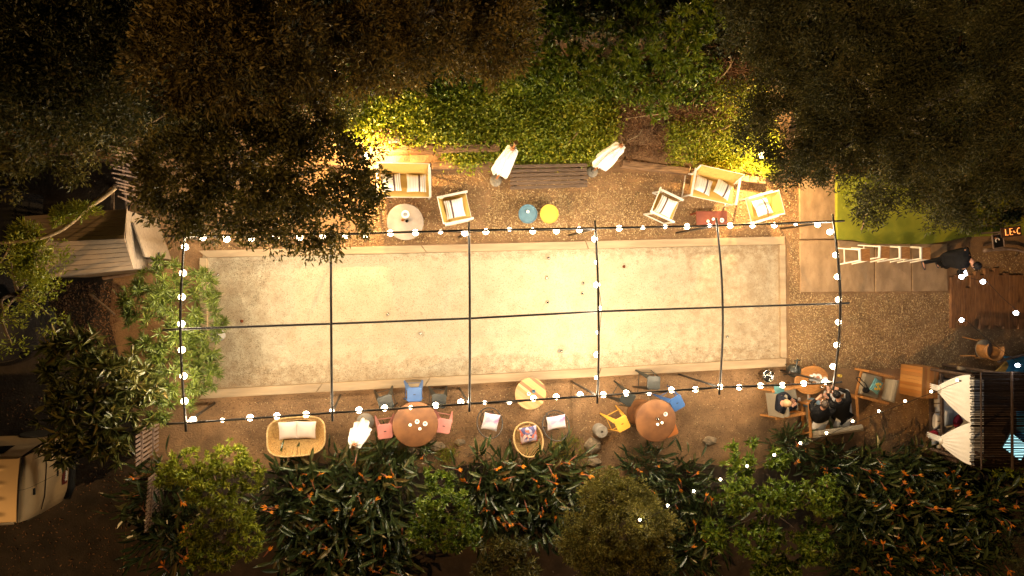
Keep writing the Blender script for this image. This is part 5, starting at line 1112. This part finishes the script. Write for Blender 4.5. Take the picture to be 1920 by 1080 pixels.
litter('leaf_litter', 'dark crumbs of bark over the ground below the court', [([(380, 752), (1480, 690), (1520, 840), (1300, 860), (1100, 880), (480, 860)], 9000)], .026, .016, 'bark_crumb', 26)

# left side shrubs
tree('oleander', 'bushy light green oleander at the left end of the court', 'shrub', (325, 640), [B(300, 530, 1.0, .50, .5, .35), B(380, 530, .85, .30, .4, .3), B(310, 620, 1.15, .7, .6, .4), B(388, 620, .95, .38, .65, .35), B(330, 710, 1.1, .62, .55, .4), B(388, 690, .9, .28, .5, .3), B(270, 570, 1.2, .45, .4, .3), B(290, 760, 1.2, .4, .35, .3)],
    .04, 'bark', trunk_z=0, kind='rosette', per=190, leaves=20, ln=.15, wd=.026, m='oleander_leaf', spread=.8, core=.6)
tree('broad_leaved_shrub', 'dark broad-leaved shrub with some yellowing leaves left of the oleander', 'shrub', (190, 750), [B(150, 650, 1.8, .6, .4, .4), B(210, 700, 1.9, .6, .55, .45), B(160, 770, 2.0, .7, .6, .5), B(230, 790, 1.7, .5, .5, .4), B(260, 730, 1.5, .45, .5, .4), B(140, 840, 1.8, .5, .3, .4), B(120, 710, 1.7, .35, .4, .35), B(215, 850, 1.5, .25, .2, .25)],
    .06, 'bark', trunk_z=0, kind='rosette', per=120, leaves=11, ln=.22, wd=.066, m='broad_leaf', spread=.8, core=.5)
tree('pale_tree', 'sparse yellow-green tree over the dark car at the left edge', 'tree', (20, 560), [B(70, 550, 3.2, .36, .36, .3), B(15, 600, 3.0, .22, .3, .2), B(92, 590, 3.1, .22, .24, .2), B(20, 490, 3.2, .4, .4, .3), B(70, 480, 3.0, .4, .25, .25), B(24, 648, 2.8, .22, .14, .15), B(100, 545, 2.9, .2, .2, .2)],
    .07, 'bark', trunk_z=0, per=70, leaves=42, clump_r=.15, ln=.07, wd=.024, m='lime_leaf', out=.5)
br = thing('leaning_branch', 'long bare branch with a few leaf tufts crossing above the shed roof', 'branch', W(215, 352, 2.4), 0); o0 = -br.location
ptsb = [(215, 352), (190, 372), (166, 388), (130, 420), (100, 438), (60, 450), (20, 454), (-20, 457)]
MB().tube(smoothpath([W(x, y, 2.4+.1*k)+o0 for k, (x, y) in enumerate(ptsb)], 4), [.05-.0008*k for k in range(29)], 8).build('bough', 'pale_bark', br, smooth=True)
MB().tube([(0, 0, 0), W(216, 350, 0)+o0], .05, 8).build('trunk', 'bark', br)
for a, b in (((52, 450), (62, 530)), ((60, 450), (70, 545)), ((20, 454), (-5, 500)), ((100, 438), (45, 490))):
    MB().tube(smoothpath([W(*a, 2.8)+o0, W((a[0]+b[0])/2+4, (a[1]+b[1])/2, 2.7)+o0, W(*b, 2.6)+o0], 4), .012, 5).build('twig', 'pale_bark', br)
crown([((W(x, y, 2.75)+o0)[:], (r, r, .12)) for x, y, r in ((157, 395, .16), (120, 402, .10), (50, 445, .22), (62, 470, .22), (110, 410, .1), (50, 500, .2), (80, 530, .15))], 900, 24, .08, .085, .02, 'lime_leaf', br, 77, name='leaf_tuft', flat=.6)

# shrubs along the lower edge
tree('yellow_green_shrub', 'yellow-green upright shrub below the left end of the court', 'shrub', (400, 880), [B(360, 870, 1.3, .40, .35, .4), B(430, 860, 1.35, .42, .35, .4), B(400, 920, 1.4, .5, .35, .4), B(470, 890, 1.1, .25, .35, .3), B(320, 890, 1.1, .25, .25, .3)], .035, 'bark', trunk_z=0, kind='rosette', per=460, leaves=20, ln=.10, wd=.026, m='lime_leaf', spread=1.6, core=.5)
tree('yellow_green_shrub', 'dimmer yellow-green shrub at the bottom edge below the first', 'shrub', (430, 1010), [B(430, 960, 1.3, .45, .35, .4), B(460, 1010, 1.3, .35, .4, .4), B(400, 1040, 1.3, .5, .35, .4), B(370, 1000, 1.1, .3, .3, .3)], .035, 'bark', trunk_z=0, kind='rosette', per=400, leaves=20, ln=.10, wd=.026, m='lime_leaf', spread=1.6, core=.5)
tree('leafy_shrub', 'fresh green leafy shrub between the orange-flowered clumps, below the left egg chair', 'shrub', (830, 950), [B(820, 900, .9, .35, .3, .3), B(830, 950, 1.2, .55, .4, .4), B(860, 1000, 1.2, .45, .4, .4), B(795, 1000, 1.1, .35, .35, .35)], .03, 'bark', trunk_z=0, kind='rosette', per=380, leaves=16, ln=.10, wd=.038, m='gloss_leaf', spread=.8, core=.5)
tree('leafy_shrub', 'dim narrow-leaved shrub at the bottom edge left of the round bush', 'shrub', (960, 1045), [B(950, 1030, 1.0, .45, .3, .3), B(980, 1065, 1.0, .4, .3, .3), B(910, 1060, .9, .35, .3, .3)], .03, 'bark', trunk_z=0, kind='rosette', per=360, leaves=16, ln=.14, wd=.028, m='olive_leaf', spread=.8, core=.5)
tree('round_bush', 'large clipped round bush at the bottom middle', 'bush', (1160, 960), [B(1170, 990, 1.75, .95, .72, .65), B(1150, 935, 1.5, .72, .42, .4), B(1170, 1060, 1.7, .95, .5, .6), B(1075, 1010, 1.4, .3, .5, .4), B(1130, 900, 1.2, .35, .22, .25)], .06, 'bark', trunk_z=0, per=620, leaves=46, clump_r=.10, ln=.058, wd=.024, m='round_leaf', out=.6, up=.2, core=.80)
tree('leafy_shrub', 'broad bright green shrub right of the round bush under the small bulbs', 'shrub', (1440, 960), [B(1390, 870, .8, .4, .3, .25), B(1460, 860, .8, .4, .25, .25), B(1380, 930, 1.1, .5, .45, .35), B(1460, 930, 1.2, .6, .45, .4), B(1540, 930, 1.1, .45, .5, .4), B(1420, 1010, 1.2, .65, .45, .4), B(1520, 1020, 1.2, .6, .5, .4), B(1340, 1000, .9, .3, .4, .3), B(1450, 1065, 1.1, .7, .3, .35)], .04, 'bark', trunk_z=0, kind='rosette', per=380, leaves=13, ln=.12, wd=.046, m='gloss_leaf', spread=.8, core=.4)
tree('leafy_shrub', 'little green plant at the edge of the ground by the faint round plate', 'plant', (1385, 845), [B(1370, 838, .4, .16, .14, .12), B(1410, 830, .4, .14, .12, .12)], 0, 'bark', trunk_z=0, kind='rosette', per=420, leaves=12, ln=.12, wd=.045, m='gloss_leaf', spread=.7)
tree('leafy_shrub', 'small bright plant below the lower edge of the reed roof', 'plant', (1885, 888), [B(1880, 886, .4, .3, .15, .2), B(1912, 892, .4, .2, .15, .2)], 0, 'bark', trunk_z=0, kind='rosette', per=260, leaves=12, ln=.12, wd=.04, m='ivy_leaf', spread=.7)
tree('grassy_shrub', 'brown-green fine shrub in the bottom right corner', 'shrub', (1905, 1050), [B(1900, 1040, .9, .45, .4, .4), B(1925, 985, .9, .25, .3, .3)], .03, 'bark', trunk_z=0, per=160, leaves=44, clump_r=.14, ln=.09, wd=.014, m='fern_leaf')
g2 = np.random.default_rng(31)
def tuft(poly, n, label, seed): 
    o = cover('grass_tuft', label, 'grass', [(poly, n)], 1, 14, .06, .13, .010, 'ivy_leaf', seed, flat=.4, up=.8, jit=.06, dz=0)
tuft([(660, 830), (700, 828), (705, 862), (665, 868)], 26, 'small green grass tuft between the umbrella and the drum table', 41); tuft([(735, 840), (765, 845), (760, 870), (735, 868)], 20, 'small green grass tuft under the pink stool', 42); tuft([(820, 845), (860, 835), (850, 862), (825, 862)], 20, 'small green grass tuft right of the flat stone', 43)
tuft([(1040, 825), (1090, 815), (1095, 860), (1050, 870)], 30, 'thin grass tuft left of the large pale boulder', 44)

# bird of paradise: a clump of paddle leaves with orange flowers on stalks
def strel_leaves(seed, n, R_, hgt):
    g = random.Random(seed); mb = MB()
    for k in range(n):
        a = g.uniform(0, 6.283); r = R_*g.random()**.6; lean = g.uniform(.1, .95)*(.5+.7*r/R_); L_ = g.uniform(.30, .48); wd = g.uniform(.026, .048); c = g.random()
        b = Vector((r*.9*math.cos(a), r*.9*math.sin(a), 0)); h = hgt*g.uniform(.35, 1.05); a2 = a+g.gauss(0, 1.0); d = Vector((math.cos(a2), math.sin(a2), 0))
        p = b+Vector((d.x*lean*h*.6, d.y*lean*h*.6, h)); ax = (d*(lean+.25)+Vector((0, 0, .75-lean*.6))).normalized(); s = ax.cross(Vector((0, 0, 1)))
        s = (s if s.length > .1 else Vector((1, 0, 0))).normalized(); s = (Matrix.Rotation(g.uniform(-.9, .9), 3, ax) @ s); nn = s.cross(ax)
        mb.tube([b, b.lerp(p, .6)+Vector((0, 0, .04)), p], [.011, .009, .007], 4, caps=False, r=c*.6)
        vs = []
        for i, (t, w_) in enumerate(((0, .15), (.2, .75), (.45, 1), (.75, .75), (1, .04))):
            q = p+ax*L_*t-Vector((0, 0, 1))*L_*t*t*g.uniform(.1, .35); vs += [q-s*wd*w_+nn*wd*w_*.45, q, q+s*wd*w_+nn*wd*w_*.45]
        mb.add(vs, [f for i in range(4) for f in ((3*i, 3*i+1, 3*i+4, 3*i+3), (3*i+1, 3*i+2, 3*i+5, 3*i+4))], c)
    return mb
def flower_mb(seed):
    g = random.Random(seed); mb = MB()
    for k in range(g.choice([4, 5, 6])):
        a = g.uniform(-1.0, 1.2); e = Vector((math.cos(a), g.uniform(-.35, .35), math.sin(a)+.3)).normalized(); L_ = g.uniform(.08, .125); s = e.cross(Vector((0, 1, .3))).normalized()*.017
        mb.add([(0, 0, 0), e*L_*.5+s, e*L_, e*L_*.5-s], [(0, 1, 2), (0, 2, 3)])
    return mb
LF = [strel_leaves(s, n, r, h).build('foliage', 'strelitzia_leaf').data for s, n, r, h in ((1, 150, .72, .80), (2, 140, .68, .9), (3, 160, .76, .75))]
FL = [flower_mb(s).build('flower', 'orange_petal').data for s in (4, 5, 6)]
BKm = MB().tube([(-.13, 0, -.01), (-.03, 0, .005), (.05, 0, .0)], [.003, .012, .005], 6).build('beak', 'beak').data
ST = MB().tube([(0, 0, 0), (.01, 0, -.45), (0, 0, -.9)], .007, 5).build('stalk', 'strelitzia_leaf').data
for o in list(C.objects):
    if o.parent is None and o.name.split('.')[0] in ('foliage', 'flower', 'beak', 'stalk'): bpy.data.objects.remove(o)
gs = random.Random(12)
def strelitzia(px, label, nf, sc=1.0, z=0):
    t = thing('bird_of_paradise_plant', label, 'plant', W(*px, .6*sc)-Vector((0, 0, .6*sc)), gs.uniform(0, 6.28), 'orange-flowered clumps in the lower bed'); t.scale = (sc,)*3
    f = bpy.data.objects.new('foliage', gs.choice(LF)); C.objects.link(f); f.parent = t
    for k in range(nf):
        a = gs.uniform(0, 6.28); r = .72*gs.random()**.5; h = gs.uniform(.75, 1.05)
        st = bpy.data.objects.new('flower_stalk', ST); C.objects.link(st); st.parent = t; st.location = (r*math.cos(a), r*math.sin(a), h); st.rotation_euler = (gs.uniform(-.2, .2), gs.uniform(-.2, .2), 0)
        fl = bpy.data.objects.new('flower', gs.choice(FL)); C.objects.link(fl); fl.parent = t; fl.location = st.location; fl.rotation_euler = (gs.uniform(-.5, .5), gs.uniform(-.9, .2), gs.uniform(0, 6.28)); s = gs.uniform(.95, 1.55); fl.scale = (s, s, s)
        bk = bpy.data.objects.new('beak', BKm); C.objects.link(bk); bk.parent = fl
for px, lab, nf, sc in (((548, 926), 'orange-flowered clump directly below the rattan loveseat', 7, .85), ((625, 922), 'orange-flowered clump below the left closed umbrella', 7, 1), ((705, 905), 'orange-flowered clump below and left of the drum table with pink stools', 7, 1), ((560, 985), 'dim orange-flowered clump beside the lower yellow-green shrub', 8, 1), ((645, 985), 'dim orange-flowered clump in the middle of the left mass', 8, 1), ((725, 985), 'dark orange-flowered clump left of the fresh green shrub', 4, 1),
        ((610, 1060), 'orange-flowered clump at the bottom edge under the left mass', 7, 1), ((700, 1065), 'nearly black clump at the bottom edge left of the fresh green shrub', 3, 1), ((750, 850), 'tall thin clump of bare leaves by the drum table with pink stools', 2, .7), ((905, 905), 'orange-flowered clump just below the left egg chair', 8, .95), ((985, 920), 'orange-flowered clump just below the round rattan chair', 9, 1), ((1050, 895), 'orange-flowered clump by the boulders below the right egg chair', 9, .85), ((930, 960), 'orange-flowered clump right of the fresh green shrub', 7, .9), ((1020, 970), 'orange-flowered clump touching the left of the round bush', 5, .9),
        ((1215, 880), 'clump with few flowers at the top right of the round bush', 4, .7), ((1290, 915), 'orange-flowered clump between round bush and bright green shrub', 8, .8), ((1320, 990), 'dark clump right of the round bush', 4, .9), ((1480, 835), 'thin clump left of the couple\'s sofa', 4, .6), ((1290, 1050), 'dark clump at the bottom edge right of the round bush', 3, .9),
        ((1560, 880), 'orange-flowered clump below the couple\'s sofa', 5, .8), ((1640, 895), 'orange-flowered clump below the gap between sofa and daybed', 7, .9), ((1720, 890), 'orange-flowered clump just below the daybed side rail', 6, .9), ((1790, 890), 'orange-flowered clump under the lower curtain', 6, .8), ((1620, 970), 'dim orange-flowered clump right of the bright green shrub', 7, 1), ((1700, 970), 'dim orange-flowered clump in the middle of the right mass', 7, 1), ((1780, 965), 'dim orange-flowered clump right of middle in the right mass', 7, 1), ((1860, 960), 'dim orange-flowered clump below the brown log', 8, 1),
        ((1610, 1050), 'orange-flowered clump at the bottom edge right of the bright green shrub', 9, 1), ((1690, 1050), 'dark orange-flowered clump at the bottom edge below the daybed', 8, 1), ((1770, 1050), 'dark orange-flowered clump at the bottom edge left of the corner shrub', 8, 1), ((1840, 1055), 'dark clump next to the bottom right corner shrub', 6, 1), ((300, 930), 'dark orange-flowered clump beside the lower picket fence', 5, .9), ((330, 1010), 'orange-flowered clump at the bottom left beside the dim shrub', 8, .95)):
    strelitzia(px, lab, nf, sc)
